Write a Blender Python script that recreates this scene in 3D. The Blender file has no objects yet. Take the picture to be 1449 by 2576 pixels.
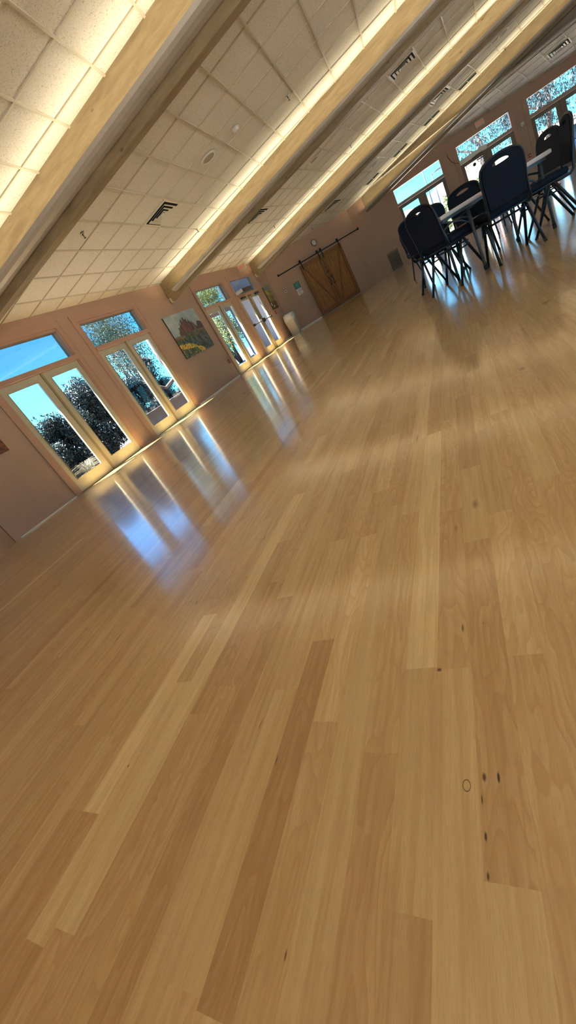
import bpy, bmesh, math, random
from mathutils import Vector, Matrix, noise
random.seed(7)
SC = bpy.context.scene
COL = SC.collection
R = math.radians
MAT = {}

# ------------------------------------------------------------------ materials
def nt(name):
    m = bpy.data.materials.new(name); m.use_nodes = True
    t = m.node_tree; t.nodes.clear()
    out = t.nodes.new('ShaderNodeOutputMaterial')
    b = t.nodes.new('ShaderNodeBsdfPrincipled')
    t.links.new(b.outputs[0], out.inputs[0])
    MAT[name] = m
    return m, t, b, out

def N(t, kind, **kw):
    n = t.nodes.new(kind)
    for k, v in kw.items():
        if k.startswith('i_'):
            n.inputs[int(k[2:])].default_value = v
        else:
            setattr(n, k, v)
    return n

def math_n(t, op, a, b=None, c=None, clamp=False):
    n = t.nodes.new('ShaderNodeMath'); n.operation = op; n.use_clamp = clamp
    for i, v in enumerate((a, b, c)):
        if v is None: continue
        if isinstance(v, (int, float)): n.inputs[i].default_value = v
        else: t.links.new(v, n.inputs[i])
    return n.outputs[0]

def ramp(t, fac, stops, interp='LINEAR'):
    n = t.nodes.new('ShaderNodeValToRGB'); n.color_ramp.interpolation = interp
    cr = n.color_ramp
    while len(cr.elements) > 1: cr.elements.remove(cr.elements[-1])
    cr.elements[0].position = stops[0][0]; cr.elements[0].color = (*stops[0][1], 1)
    for p, c in stops[1:]:
        e = cr.elements.new(p); e.color = (*c, 1)
    t.links.new(fac, n.inputs[0])
    return n.outputs[0]

def mixc(t, fac, a, b, mode='MIX'):
    n = t.nodes.new('ShaderNodeMix'); n.data_type = 'RGBA'; n.blend_type = mode
    for s, v in ((n.inputs[0], fac), (n.inputs[6], a), (n.inputs[7], b)):
        if isinstance(v, (int, float)): s.default_value = v
        elif isinstance(v, tuple): s.default_value = (*v, 1)
        else: t.links.new(v, s)
    return n.outputs[2]

def simple(name, col, rough=.5, metal=0, nscale=0, namp=.08, bump=0, bscale=200, spec=.5):
    m, t, b, o = nt(name)
    b.inputs['Base Color'].default_value = (*col, 1)
    b.inputs['Roughness'].default_value = rough
    b.inputs['Metallic'].default_value = metal
    b.inputs['Specular IOR Level'].default_value = spec
    tc = N(t, 'ShaderNodeTexCoord')
    if nscale:
        n = N(t, 'ShaderNodeTexNoise'); n.inputs['Scale'].default_value = nscale; n.inputs['Detail'].default_value = 4
        t.links.new(tc.outputs['Object'], n.inputs['Vector'])
        c = ramp(t, n.outputs[0], [(.3, tuple(x*(1-namp) for x in col)), (.7, tuple(min(1, x*(1+namp)) for x in col))])
        t.links.new(c, b.inputs['Base Color'])
    if bump:
        n2 = N(t, 'ShaderNodeTexNoise'); n2.inputs['Scale'].default_value = bscale
        t.links.new(tc.outputs['Object'], n2.inputs['Vector'])
        bp = N(t, 'ShaderNodeBump'); bp.inputs['Strength'].default_value = bump; bp.inputs['Distance'].default_value = .002
        t.links.new(n2.outputs[0], bp.inputs['Height']); t.links.new(bp.outputs[0], b.inputs['Normal'])
    return m

def wood(name, dark, light, axis='X', scale=3.0, rough=.55, knots=0.0, knotcol=(.08, .04, .015), stretch=9, bump=.15):
    m, t, b, o = nt(name)
    tc = N(t, 'ShaderNodeTexCoord'); mp = N(t, 'ShaderNodeMapping')
    s = [stretch, stretch, stretch]; s['XYZ'.index(axis)] = 1
    mp.inputs['Scale'].default_value = s
    t.links.new(tc.outputs['Object'], mp.inputs['Vector'])
    n = N(t, 'ShaderNodeTexNoise'); n.inputs['Scale'].default_value = scale; n.inputs['Detail'].default_value = 7
    n.inputs['Roughness'].default_value = .62; n.inputs['Distortion'].default_value = .7
    t.links.new(mp.outputs[0], n.inputs['Vector'])
    c = ramp(t, n.outputs[0], [(.3, dark), (.72, light)])
    if knots:
        mp2 = N(t, 'ShaderNodeMapping'); s2 = [4.2, 4.2, 4.2]; s2['XYZ'.index(axis)] = 1.9
        mp2.inputs['Scale'].default_value = s2
        t.links.new(tc.outputs['Object'], mp2.inputs['Vector'])
        v = N(t, 'ShaderNodeTexVoronoi'); v.inputs['Scale'].default_value = 1.0; v.inputs['Randomness'].default_value = 1
        t.links.new(mp2.outputs[0], v.inputs['Vector'])
        f = ramp(t, v.outputs['Distance'], [(0, (1, 1, 1)), (knots*.6, (.75, .75, .75)), (knots, (0, 0, 0))])
        c = mixc(t, f, c, knotcol)
    t.links.new(c, b.inputs['Base Color'])
    b.inputs['Roughness'].default_value = rough
    if bump:
        bp = N(t, 'ShaderNodeBump'); bp.inputs['Strength'].default_value = bump; bp.inputs['Distance'].default_value = .003
        t.links.new(n.outputs[0], bp.inputs['Height']); t.links.new(bp.outputs[0], b.inputs['Normal'])
    return m

def emis(name, col, strength):
    m, t, b, o = nt(name)
    b.inputs['Base Color'].default_value = (*col, 1)
    b.inputs['Emission Color'].default_value = (*col, 1)
    b.inputs['Emission Strength'].default_value = strength
    return m

def glassmat(name, tint, refl=.08, rough=.0, graze=.8):
    m = bpy.data.materials.new(name); m.use_nodes = True; MAT[name] = m
    t = m.node_tree; t.nodes.clear()
    out = N(t, 'ShaderNodeOutputMaterial'); tr = N(t, 'ShaderNodeBsdfTransparent'); gl = N(t, 'ShaderNodeBsdfGlossy')
    tr.inputs[0].default_value = (*tint, 1); gl.inputs[0].default_value = (.95, .98, 1, 1); gl.inputs['Roughness'].default_value = rough
    lw = N(t, 'ShaderNodeLayerWeight'); lw.inputs[0].default_value = .5
    f = math_n(t, 'ADD', math_n(t, 'MULTIPLY', math_n(t, 'POWER', lw.outputs['Facing'], 4.0), graze), refl*.4, clamp=True)
    mx = N(t, 'ShaderNodeMixShader')
    t.links.new(f, mx.inputs[0]); t.links.new(tr.outputs[0], mx.inputs[1]); t.links.new(gl.outputs[0], mx.inputs[2])
    t.links.new(mx.outputs[0], out.inputs[0])
    return m

def leafmat(name, cols, trans=.35, rough=.45):
    m, t, b, o = nt(name)
    g = N(t, 'ShaderNodeNewGeometry')
    c = ramp(t, g.outputs['Random Per Island'], [(i/(len(cols)-1), c) for i, c in enumerate(cols)])
    t.links.new(c, b.inputs['Base Color']); b.inputs['Roughness'].default_value = rough
    tl = N(t, 'ShaderNodeBsdfTranslucent'); t.links.new(c, tl.inputs[0])
    mx = N(t, 'ShaderNodeMixShader'); mx.inputs[0].default_value = trans
    t.links.new(b.outputs[0], mx.inputs[1]); t.links.new(tl.outputs[0], mx.inputs[2]); t.links.new(mx.outputs[0], o.inputs[0])
    return m

simple('wall_paint', (.47, .295, .205), .62, nscale=1.4, namp=.04, bump=.25, bscale=240)
simple('casing_paint', (.47, .275, .185), .5, nscale=3, namp=.04)
simple('leaf_paint', (.50, .45, .32), .42, nscale=5, namp=.06)
simple('white_paint', (.78, .74, .66), .5)
simple('tbar', (.60, .54, .43), .42)
simple('trough_metal', (.50, .46, .41), .38, metal=.15)
simple('bracket_paint', (.66, .57, .42), .5)
simple('white_plastic', (.78, .75, .68), .4)
simple('vent_metal', (.72, .68, .58), .4)
simple('dark_void', (.012, .011, .01), .9)
simple('brass', (.40, .29, .12), .35, metal=.8)
simple('bronze', (.10, .08, .06), .45, metal=.6)
simple('black_iron', (.018, .015, .013), .5, metal=.4)
simple('black_frame', (.012, .012, .016), .32, metal=.3)
simple('silver_frame', (.05, .055, .065), .25, metal=.8)
simple('navy_fabric', (.012, .016, .03), .9, nscale=900, namp=.5, bump=.4, bscale=1200, spec=.2)
simple('charcoal_fabric', (.035, .037, .045), .9, nscale=900, namp=.4, bump=.4, bscale=1200, spec=.2)
simple('rubber', (.012, .012, .012), .7)
simple('table_plastic', (.72, .66, .65), .55, bump=.3, bscale=500)
simple('table_steel', (.11, .13, .14), .4, metal=.4)
simple('red_paint', (.40, .03, .02), .4)
simple('exit_red', (.60, .06, .03), .45)
simple('clock_face', (.80, .78, .72), .35)
simple('black_ink', (.01, .01, .012), .5)
simple('teal_sign', (.01, .17, .16), .45)
simple('paper_white', (.78, .72, .66), .6)
simple('purple_ink', (.16, .09, .14), .6)
simple('bin_plastic', (.46, .40, .30), .5)
simple('bin_side', (.10, .07, .05), .6)
simple('concrete', (.46, .46, .47), .85, nscale=2, namp=.12, bump=.3)
simple('shaded_ground', (.022, .022, .022), .95, nscale=3, namp=.3, bump=.5, bscale=30)
simple('patio_grey', (.10, .105, .12), .85, nscale=3, namp=.1)
simple('pale_soil', (.58, .52, .46), .95, nscale=1.5, namp=.2, bump=.5, bscale=20)
simple('building_paint', (.13, .17, .25), .8, nscale=2, namp=.05)
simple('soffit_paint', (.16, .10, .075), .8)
simple('bark', (.075, .055, .05), .9, nscale=8, namp=.4, bump=.6, bscale=30)
simple('lamp_metal', (.03, .05, .08), .5, metal=.4)
simple('dark_planter', (.012, .014, .022), .7)
simple('curb_yellow', (.8, .65, .05), .6)
simple('louver_metal', (.17, .14, .085), .5, metal=.2)
simple('outlet_paint', (.42, .18, .10), .5)
simple('steel', (.5, .5, .5), .3, metal=.9)
wood('beam_wood', (.235, .165, .09), (.38, .29, .17), 'X', 2.2, .5, knots=.07, knotcol=(.13, .075, .03), stretch=7)
wood('barn_wood', (.19, .062, .010), (.44, .18, .030), 'Z', 3.0, .5, knots=.12, knotcol=(.05, .018, .006), stretch=8)
wood('barn_trim', (.15, .048, .009), (.33, .125, .022), 'Z', 4.0, .5, knots=.09, knotcol=(.05, .018, .006), stretch=8)
simple('speaker_grille', (.40, .36, .28), .6)
simple('fascia', (.34, .27, .20), .8)
simple('leaf_bead', (.34, .24, .12), .4)
simple('bronze_leaf', (.20, .13, .085), .45)
emis('led_white', (1, .88, .6), 1.5)
simple('sign_white', (.66, .56, .42), .4)
simple('canvas_edge', (.05, .035, .03), .7)
simple('plate_grey', (.22, .15, .12), .5)
simple('sign_pale', (.35, .55, .52), .5)
simple('operator_grey', (.80, .76, .68), .5)
simple('red_cable', (.10, .03, .02), .5)
simple('decal_blue', (.03, .035, .07), .5)
simple('car_blue', (.03, .05, .12), .3); simple('car_glass', (.01, .015, .03), .1)
glassmat('door_glass', (.96, .98, .98), .02, graze=.10)
glassmat('transom_glass', (.56, .62, .60), .15, graze=.4)
emis('exit_glow', (.70, .08, .04), .25)
emis('lamp_glow', (1, .85, .55), 6)
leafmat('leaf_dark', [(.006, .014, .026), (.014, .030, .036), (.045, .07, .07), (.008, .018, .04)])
leafmat('leaf_green', [(.03, .06, .02), (.07, .11, .04), (.14, .17, .07), (.02, .04, .03)], .45)
leafmat('leaf_willow', [(.02, .05, .07), (.05, .09, .07), (.10, .13, .09), (.02, .05, .08)], .45)
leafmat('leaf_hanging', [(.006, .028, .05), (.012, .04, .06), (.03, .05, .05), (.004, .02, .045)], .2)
leafmat('leaf_grass', [(.20, .17, .12), (.30, .27, .2), (.12, .12, .09), (.4, .38, .33)], .3)
leafmat('leaf_yellow', [(.08, .12, .04), (.18, .22, .07), (.30, .29, .14), (.04, .08, .05)], .5)

# ceiling tile: fissured mineral fibre, lattice coordinates in the uv map
m, t, b, o = nt('ceiling_tile')
tc = N(t, 'ShaderNodeTexCoord')
n1 = N(t, 'ShaderNodeTexNoise'); n1.inputs['Scale'].default_value = 85; n1.inputs['Detail'].default_value = 3; n1.inputs['Distortion'].default_value = 1.6
t.links.new(tc.outputs['Object'], n1.inputs['Vector'])
f = ramp(t, n1.outputs[0], [(.56, (0, 0, 0)), (.66, (1, 1, 1))])
c = mixc(t, f, (.80, .755, .68), (.46, .40, .32))
t.links.new(c, b.inputs['Base Color']); b.inputs['Roughness'].default_value = .9
bp = N(t, 'ShaderNodeBump'); bp.invert = True; bp.inputs['Strength'].default_value = .5; bp.inputs['Distance'].default_value = .003
t.links.new(f, bp.inputs['Height']); t.links.new(bp.outputs[0], b.inputs['Normal'])

# floor: strip maple, every strip carries its own tone attribute
m, t, b, o = nt('maple_floor')
at = N(t, 'ShaderNodeAttribute'); at.attribute_name = 'tone'
sx = N(t, 'ShaderNodeSeparateXYZ'); t.links.new(at.outputs['Vector'], sx.inputs[0])
tc = N(t, 'ShaderNodeTexCoord'); so = N(t, 'ShaderNodeSeparateXYZ'); t.links.new(tc.outputs['Object'], so.inputs[0])
cb = N(t, 'ShaderNodeCombineXYZ')
t.links.new(math_n(t, 'MULTIPLY', so.outputs[0], 1.6), cb.inputs[0])
t.links.new(math_n(t, 'MULTIPLY', so.outputs[1], 34), cb.inputs[1])
t.links.new(math_n(t, 'MULTIPLY', sx.outputs[2], 97), cb.inputs[2])
g1 = N(t, 'ShaderNodeTexNoise'); g1.inputs['Scale'].default_value = 2.2; g1.inputs['Detail'].default_value = 8; g1.inputs['Roughness'].default_value = .6; g1.inputs['Distortion'].default_value = .35
t.links.new(cb.outputs[0], g1.inputs['Vector'])
cb2 = N(t, 'ShaderNodeCombineXYZ')
t.links.new(math_n(t, 'MULTIPLY', so.outputs[0], 2.4), cb2.inputs[0])
t.links.new(math_n(t, 'MULTIPLY', so.outputs[1], 12), cb2.inputs[1])
t.links.new(math_n(t, 'MULTIPLY', sx.outputs[2], 53), cb2.inputs[2])
g2 = N(t, 'ShaderNodeTexNoise'); g2.inputs['Scale'].default_value = 1.1; g2.inputs['Detail'].default_value = 2
t.links.new(cb2.outputs[0], g2.inputs['Vector'])
wv = math_n(t, 'FRACT', math_n(t, 'MULTIPLY', g2.outputs[0], 14))
wvr = ramp(t, wv, [(0, (0, 0, 0)), (.5, (.25, .25, .25)), (.93, (1, 1, 1)), (1, (0, 0, 0))])
basec = ramp(t, sx.outputs[0], [(0, (.42, .265, .09)), (.35, (.57, .415, .168)), (.7, (.67, .52, .228)), (1, (.83, .68, .33))])
basec = mixc(t, math_n(t, 'MULTIPLY', sx.outputs[1], .35), basec, (.62, .37, .155))
dark = mixc(t, 1.0, basec, (.74, .64, .50), 'MULTIPLY')
cf = ramp(t, g1.outputs[0], [(.33, (1, 1, 1)), (.62, (0, 0, 0))])
col = mixc(t, math_n(t, 'MULTIPLY', cf, .75), basec, dark)
cath = math_n(t, 'MULTIPLY', wvr, math_n(t, 'MULTIPLY', math_n(t, 'GREATER_THAN', sx.outputs[1], .45), .62))
col = mixc(t, cath, col, dark)
# fine pores along the grain
cb3 = N(t, 'ShaderNodeCombineXYZ')
t.links.new(math_n(t, 'MULTIPLY', so.outputs[0], 60), cb3.inputs[0]); t.links.new(math_n(t, 'MULTIPLY', so.outputs[1], 900), cb3.inputs[1])
t.links.new(sx.outputs[2], cb3.inputs[2])
g3 = N(t, 'ShaderNodeTexNoise'); g3.inputs['Scale'].default_value = 1; g3.inputs['Detail'].default_value = 1
t.links.new(cb3.outputs[0], g3.inputs['Vector'])
col = mixc(t, math_n(t, 'MULTIPLY', ramp(t, g3.outputs[0], [(.45, (0, 0, 0)), (.75, (1, 1, 1))]), .5), col, dark)
# knots and mineral streaks: (x, y, half length, half width, strength, ring)
KN = [(.3084, .1883, .0075, .0052, 1, 1), (.3209, .1642, .008, .0035, .9, 0), (.3215, .1455, .010, .0022, 1, 0),
      (.2492, .1674, .007, .0022, 1, 0), (.2087, .1677, .006, .002, .9, 0), (.5027, .2288, .005, .006, .9, 0),
      (.5943, .1843, .014, .0028, .8, 0), (.292, .169, .009, .0018, .8, 0), (.60, .146, .006, .002, .6, 0),
      (1.02, .138, .03, .012, .55, 0), (.93, .19, .02, .006, .5, 0), (.86, 1.10, .016, .004, .8, 0), (.30, .95, .004, .003, .9, 0),
      (1.95, -.10, .03, .015, .6, 0), (1.62, .33, .05, .006, .6, 0), (2.9, -.35, .04, .03, .6, 0), (1.18, .93, .03, .003, .8, 0),
      (.75, 1.45, .04, .005, .7, 0), (.33, .53, .012, .002, .8, 0), (.40, .60, .02, .0015, .7, 0), (.09, .42, .008, .002, .8, 0), (.24, .80, .009, .0015, .7, 0)]
kn = None
for (kx, ky, a_, b_, st, ring) in KN:
    dx = math_n(t, 'DIVIDE', math_n(t, 'SUBTRACT', so.outputs[0], kx), a_)
    dy = math_n(t, 'DIVIDE', math_n(t, 'SUBTRACT', so.outputs[1], ky), b_)
    d2 = math_n(t, 'SQRT', math_n(t, 'ADD', math_n(t, 'MULTIPLY', dx, dx), math_n(t, 'MULTIPLY', dy, dy)))
    if ring:
        v = math_n(t, 'SUBTRACT', 1, math_n(t, 'MULTIPLY', math_n(t, 'ABSOLUTE', math_n(t, 'SUBTRACT', d2, 1)), 6), clamp=True)
    else:
        v = math_n(t, 'MULTIPLY', math_n(t, 'SUBTRACT', .95, d2, clamp=True), 2.0*st, clamp=True)
    v = math_n(t, 'MULTIPLY', v, st)
    kn = v if kn is None else math_n(t, 'MAXIMUM', kn, v)
col = mixc(t, kn, col, (.05, .022, .008))
t.links.new(col, b.inputs['Base Color'])
ro = ramp(t, g1.outputs[0], [(.3, (.38, .38, .38)), (.7, (.30, .30, .30))])
t.links.new(ro, b.inputs['Roughness'])
b.inputs['Specular IOR Level'].default_value = .5
b.inputs['Coat Weight'].default_value = 1.0; b.inputs['Coat Roughness'].default_value = .12; b.inputs['Coat IOR'].default_value = 1.6
nb = N(t, 'ShaderNodeTexNoise'); nb.inputs['Scale'].default_value = 5; nb.inputs['Detail'].default_value = 2
t.links.new(tc.outputs['Object'], nb.inputs['Vector'])
hh = math_n(t, 'ADD', math_n(t, 'MULTIPLY', sx.outputs[0], .25), nb.outputs[0])
bp = N(t, 'ShaderNodeBump'); bp.inputs['Strength'].default_value = .05; bp.inputs['Distance'].default_value = .006
t.links.new(hh, bp.inputs['Height']); t.links.new(bp.outputs[0], b.inputs['Normal']); t.links.new(bp.outputs[0], b.inputs['Coat Normal'])

# canvas colours come from a painted colour attribute (the picture itself)
m, t, b, o = nt('canvas_print')
at = N(t, 'ShaderNodeAttribute'); at.attribute_name = 'print'
t.links.new(at.outputs['Color'], b.inputs['Base Color']); b.inputs['Roughness'].default_value = .6

m, t, b, o = nt('red_rock')
tc = N(t, 'ShaderNodeTexCoord'); n = N(t, 'ShaderNodeTexNoise'); n.inputs['Scale'].default_value = .35; n.inputs['Detail'].default_value = 8
t.links.new(tc.outputs['Object'], n.inputs['Vector'])
c = ramp(t, n.outputs[0], [(.35, (.13, .05, .04)), (.5, (.30, .15, .11)), (.6, (.42, .31, .22)), (.7, (.10, .13, .07))])
t.links.new(c, b.inputs['Base Color']); b.inputs['Roughness'].default_value = .95

m, t, b, o = nt('bag_film')
b.inputs['Base Color'].default_value = (.85, .85, .82, 1); b.inputs['Roughness'].default_value = .25
b.inputs['Alpha'].default_value = .6

# ------------------------------------------------------------------ mesh builder
class MB:
    def __init__(self): self.bm = bmesh.new()
    def box(self, x0, x1, y0, y1, z0, z1, bevel=0, mi=0):
        vs = [self.bm.verts.new((x, y, z)) for x in (x0, x1) for y in (y0, y1) for z in (z0, z1)]
        fs = [self.bm.faces.new([vs[i] for i in q]) for q in ((0, 1, 3, 2), (4, 6, 7, 5), (0, 4, 5, 1), (2, 3, 7, 6), (0, 2, 6, 4), (1, 5, 7, 3))]
        for f_ in fs: f_.material_index = mi
        if bevel:
            es = {e for f_ in fs for e in f_.edges}
            bmesh.ops.bevel(self.bm, geom=list(es), offset=bevel, segments=2, profile=.5, affect='EDGES')
        return self
    def tube(self, pts, r, seg=8, cap=True, mi=0):
        pts = [Vector(p) for p in pts]; rs = r if isinstance(r, (list, tuple)) else [r]*len(pts)
        rings = []; up = Vector((.123, .3, 1)).normalized()
        for i, p in enumerate(pts):
            d = (pts[min(i+1, len(pts)-1)] - pts[max(i-1, 0)]).normalized()
            a = d.cross(up)
            if a.length < .05: a = d.cross(Vector((1, .2, 0)))
            a.normalize(); bb = a.cross(d)
            if rings and False: pass
            rings.append([self.bm.verts.new(p + (a*math.cos(k*2*math.pi/seg) + bb*math.sin(k*2*math.pi/seg))*rs[i]) for k in range(seg)])
        for A, B in zip(rings, rings[1:]):
            for k in range(seg):
                f_ = self.bm.faces.new((A[k], A[(k+1) % seg], B[(k+1) % seg], B[k])); f_.smooth = True; f_.material_index = mi
        if cap:
            for rr in (rings[0], rings[-1]):
                f_ = self.bm.faces.new(rr); f_.material_index = mi
        return self
    def prism(self, poly, axis_from, axis_to, mi=0):
        """poly: list of 3d points of one end; extruded by vector axis_to-axis_from"""
        d = Vector(axis_to)-Vector(axis_from)
        A = [self.bm.verts.new(Vector(p)) for p in poly]; B = [self.bm.verts.new(Vector(p)+d) for p in poly]
        n = len(A)
        fs = [self.bm.faces.new(A[::-1]), self.bm.faces.new(B)]
        for k in range(n): fs.append(self.bm.faces.new((A[k], A[(k+1) % n], B[(k+1) % n], B[k])))
        for f_ in fs: f_.material_index = mi
        return self
    def lathe(self, prof, seg=20, center=(0, 0, 0), mi=0, smooth=True):
        c = Vector(center); rings = []
        for (r_, z_) in prof:
            rings.append([self.bm.verts.new(c + Vector((max(r_, 1e-5)*math.cos(k*2*math.pi/seg), max(r_, 1e-5)*math.sin(k*2*math.pi/seg), z_))) for k in range(seg)])
        for A, B in zip(rings, rings[1:]):
            for k in range(seg):
                f_ = self.bm.faces.new((A[k], A[(k+1) % seg], B[(k+1) % seg], B[k])); f_.smooth = smooth; f_.material_index = mi
        self.bm.faces.new(rings[0]); self.bm.faces.new(rings[-1])
        return self
    def plate(self, outer, holes, thick, fn=None):
        """flat plate with holes in local xz (y thickness) -> fn maps points"""
        bm = bmesh.new(); es = []
        for loop in [outer]+holes:
            vs = [bm.verts.new((p[0], 0, p[1])) for p in loop]
            es += [bm.edges.new((vs[i], vs[(i+1) % len(vs)])) for i in range(len(vs))]
        bmesh.ops.triangle_fill(bm, edges=es, use_beauty=True, use_dissolve=False)
        r_ = bmesh.ops.extrude_face_region(bm, geom=bm.faces[:])
        for v in r_['geom']:
            if isinstance(v, bmesh.types.BMVert): v.co.y += thick
        vmap = {}
        for v in bm.verts:
            co = Vector(v.co); vmap[v] = self.bm.verts.new(fn(co) if fn else co)
        for f_ in bm.faces:
            try: self.bm.faces.new([vmap[v] for v in f_.verts])
            except ValueError: pass
        bm.free(); return self
    def build(self, name, mats, parent=None, mw=None):
        bmesh.ops.recalc_face_normals(self.bm, faces=self.bm.faces[:])
        me = bpy.data.meshes.new(name); self.bm.to_mesh(me); self.bm.free()
        for mm in (mats if isinstance(mats, (list, tuple)) else [mats]): me.materials.append(MAT[mm])
        o_ = bpy.data.objects.new(name, me); COL.objects.link(o_)
        if parent: o_.parent = parent
        if mw is not None: o_.matrix_basis = mw
        return o_

def tag(o_, label=None, cat=None, group=None, kind=None):
    if label: o_['label'] = label
    if cat: o_['category'] = cat
    if group: o_['group'] = group
    if kind: o_['kind'] = kind
    return o_
def empty(name, mw=None, loc=None, rz=0):
    o_ = bpy.data.objects.new(name, None); COL.objects.link(o_); o_.empty_display_size = .1
    if mw is not None: o_.matrix_world = mw
    if loc is not None: o_.location = loc; o_.rotation_euler = (0, 0, rz)
    return o_
def copy_tree(o_, parent=None):
    c_ = o_.copy(); COL.objects.link(c_); c_.parent = parent
    for ch in [x for x in bpy.data.objects if x.parent == o_]: copy_tree(ch, c_)
    return c_
def text(name, body, size, mat, parent, mw, extrude=.001, space=1.0):
    cu = bpy.data.curves.new(name, 'FONT'); cu.body = body; cu.size = size; cu.extrude = extrude
    cu.align_x = 'CENTER'; cu.align_y = 'CENTER'; cu.space_line = space
    cu.materials.append(MAT[mat])
    tmp = bpy.data.objects.new(name, cu); COL.objects.link(tmp)
    bpy.context.view_layer.update()
    me = bpy.data.meshes.new_from_object(tmp.evaluated_get(bpy.context.evaluated_depsgraph_get()))
    bpy.data.objects.remove(tmp); me.name = name
    o_ = bpy.data.objects.new(name, me); COL.objects.link(o_); o_.parent = parent; o_.matrix_basis = mw
    return o_
def T(x, y, z): return Matrix.Translation((x, y, z))

# ------------------------------------------------------------------ camera
H = .64137
cam = bpy.data.cameras.new('camera'); co = bpy.data.objects.new('camera', cam); COL.objects.link(co)
cm = ((.29956358, -.55323722, .77729675), (-.81904545, .26871442, .50690937), (-.48931198, -.78849295, -.37262937))
mw = Matrix.Identity(4)
for i in range(3):
    mw[i][0] = cm[i][0]; mw[i][1] = -cm[i][1]; mw[i][2] = -cm[i][2]
mw[2][3] = H
co.matrix_world = mw
cam.sensor_fit = 'VERTICAL'; cam.sensor_height = 36; cam.lens = 1024.22/2576*36; cam.clip_start = .01; cam.clip_end = 500
SC.camera = co

# ------------------------------------------------------------------ room frames
def frame(yaw, D):
    n = Vector((-math.sin(yaw), math.cos(yaw), 0)); u = Vector((n.y, -n.x, 0))
    m_ = Matrix.Identity(4)
    for i in range(3): m_[i][0] = u[i]; m_[i][1] = n[i]; m_[i][2] = (0, 0, 1)[i]; m_[i][3] = (n*D)[i]
    return m_
WL = frame(R(-.931), 6.6654)
WF = frame(R(-45.374), 16.9108)
WR = frame(R(-84.746), 20.8213)
C1 = Vector((17.461, 6.383)); C2 = Vector((20.616, 3.186))
YB = -13.0
P0 = Vector((3.285, 6.612)); P1 = Vector((-2.8, .53)); P2 = Vector((-2.8, YB)); P3 = Vector((22.107, YB))
ROOM = [P0, P1, P2, P3, C2, C1]

# ------------------------------------------------------------------ floor (strips)
def build_floor():
    w = .0601; y0 = .0524
    bm = bmesh.new(); L = bm.faces.layers.float_vector.new('tone')
    rnd = random.Random(11)
    fixed = {0: [.52], 1: [.2035, .86], 2: [.503], 4: [.3495], 6: [.405, 1.0028], 7: [.608], 15: [.20, .78], 16: [.2], 12: [.78]}
    tones = {(7, .608): .12, (6, 1.0028): .90, (4, .3495): .30, (15, .78): 1.0, (1, .86): .35, (1, .2035): .6, (2, .503): .66, (6, .405): .52, (0, .52): .55, (16, .2): .3, (15, .2): .4}
    starts = {(7, .608): .62, (4, .3495): .62, (2, .503): .50, (0, .52): .78, (6, 1.0028): .5, (15, .78): .5, (12, .78): .25}
    k = int((YB-y0)/w)-1
    while y0+k*w < 7.0:
        ya, yb = y0+k*w, y0+(k+1)*w
        cuts = list(fixed.get(k, []))
        x = (cuts[0] if cuts else rnd.uniform(-.4, .6)); xs = [x]
        while xs[0] > -3: xs.insert(0, xs[0]-rnd.choice([.35, .5, .7, .9, 1.2])*rnd.uniform(.8, 1.2))
        for c_ in cuts[1:]: xs.append(c_)
        while xs[-1] < 22.5: xs.append(xs[-1]+rnd.choice([.3, .45, .6, .8, 1.0, 1.3])*rnd.uniform(.8, 1.2))
        for a_, b_ in zip(xs, xs[1:]):
            f_ = bm.faces.new([bm.verts.new(p) for p in ((a_, ya, 0), (b_, ya, 0), (b_, yb, 0), (a_, yb, 0))])
            tn = min(1, max(0, rnd.gauss(.52, .165)))
            tn = tones.get((k, round(b_, 4)), starts.get((k, round(a_, 4)), tn))
            f_[L] = (tn, rnd.random(), rnd.random())
        k += 1
    # clip to the room outline
    cen = Vector((8, -2, 0))
    for a_, b_ in zip(ROOM, ROOM[1:]+ROOM[:1]):
        d = Vector((b_.x-a_.x, b_.y-a_.y, 0)); n = Vector((d.y, -d.x, 0)).normalized()
        p = Vector((a_.x, a_.y, 0))
        if (cen-p).dot(n) > 0: n = -n
        bmesh.ops.bisect_plane(bm, geom=bm.verts[:]+bm.edges[:]+bm.faces[:], plane_co=p+n*.09, plane_no=n, clear_outer=True)
    me = bpy.data.meshes.new('floor'); bm.to_mesh(me); bm.free(); me.materials.append(MAT['maple_floor'])
    o_ = bpy.data.objects.new('floor', me); COL.objects.link(o_); tag(o_, kind='structure')
    s = MB(); s.prism([(p.x, p.y, -.12) for p in ROOM], (0, 0, -.12), (0, 0, -.004)); tag(s.build('floor_slab', 'concrete'), kind='structure')
build_floor()

# ------------------------------------------------------------------ walls with door openings
def wall_mesh(mb, s0, s1, ztop, openings, th=.16, head=2.66):
    x = s0
    for (a_, b_) in openings:
        mb.box(x, a_, 0, th, -.02, ztop); mb.box(a_, b_, 0, th, head, ztop); x = b_
    mb.box(x, s1, 0, th, -.02, ztop)
OPL = [(4.61, 6.47), (7.02, 8.88), (11.74, 13.60), (14.10, 15.96)]
OPR = [(.52, 2.40), (2.94, 4.82), (5.33, 7.21), (7.75, 9.63), (10.14, 12.02)]  # last two openings are out of view, added to let in light
mb = MB(); wall_mesh(mb, 3.2, 17.40, 3.5, OPL); tag(mb.build('wall_left', 'wall_paint', mw=WL), kind='structure')
mb = MB(); mb.box(7.66, 12.27, 0, .16, -.02, 3.6); tag(mb.build('wall_far', 'wall_paint', mw=WF), kind='structure')
mb = MB(); wall_mesh(mb, -1.30, 15.1, 3.6, OPR); tag(mb.build('wall_right', 'wall_paint', mw=WR), kind='structure')
WN = [10]
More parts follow.
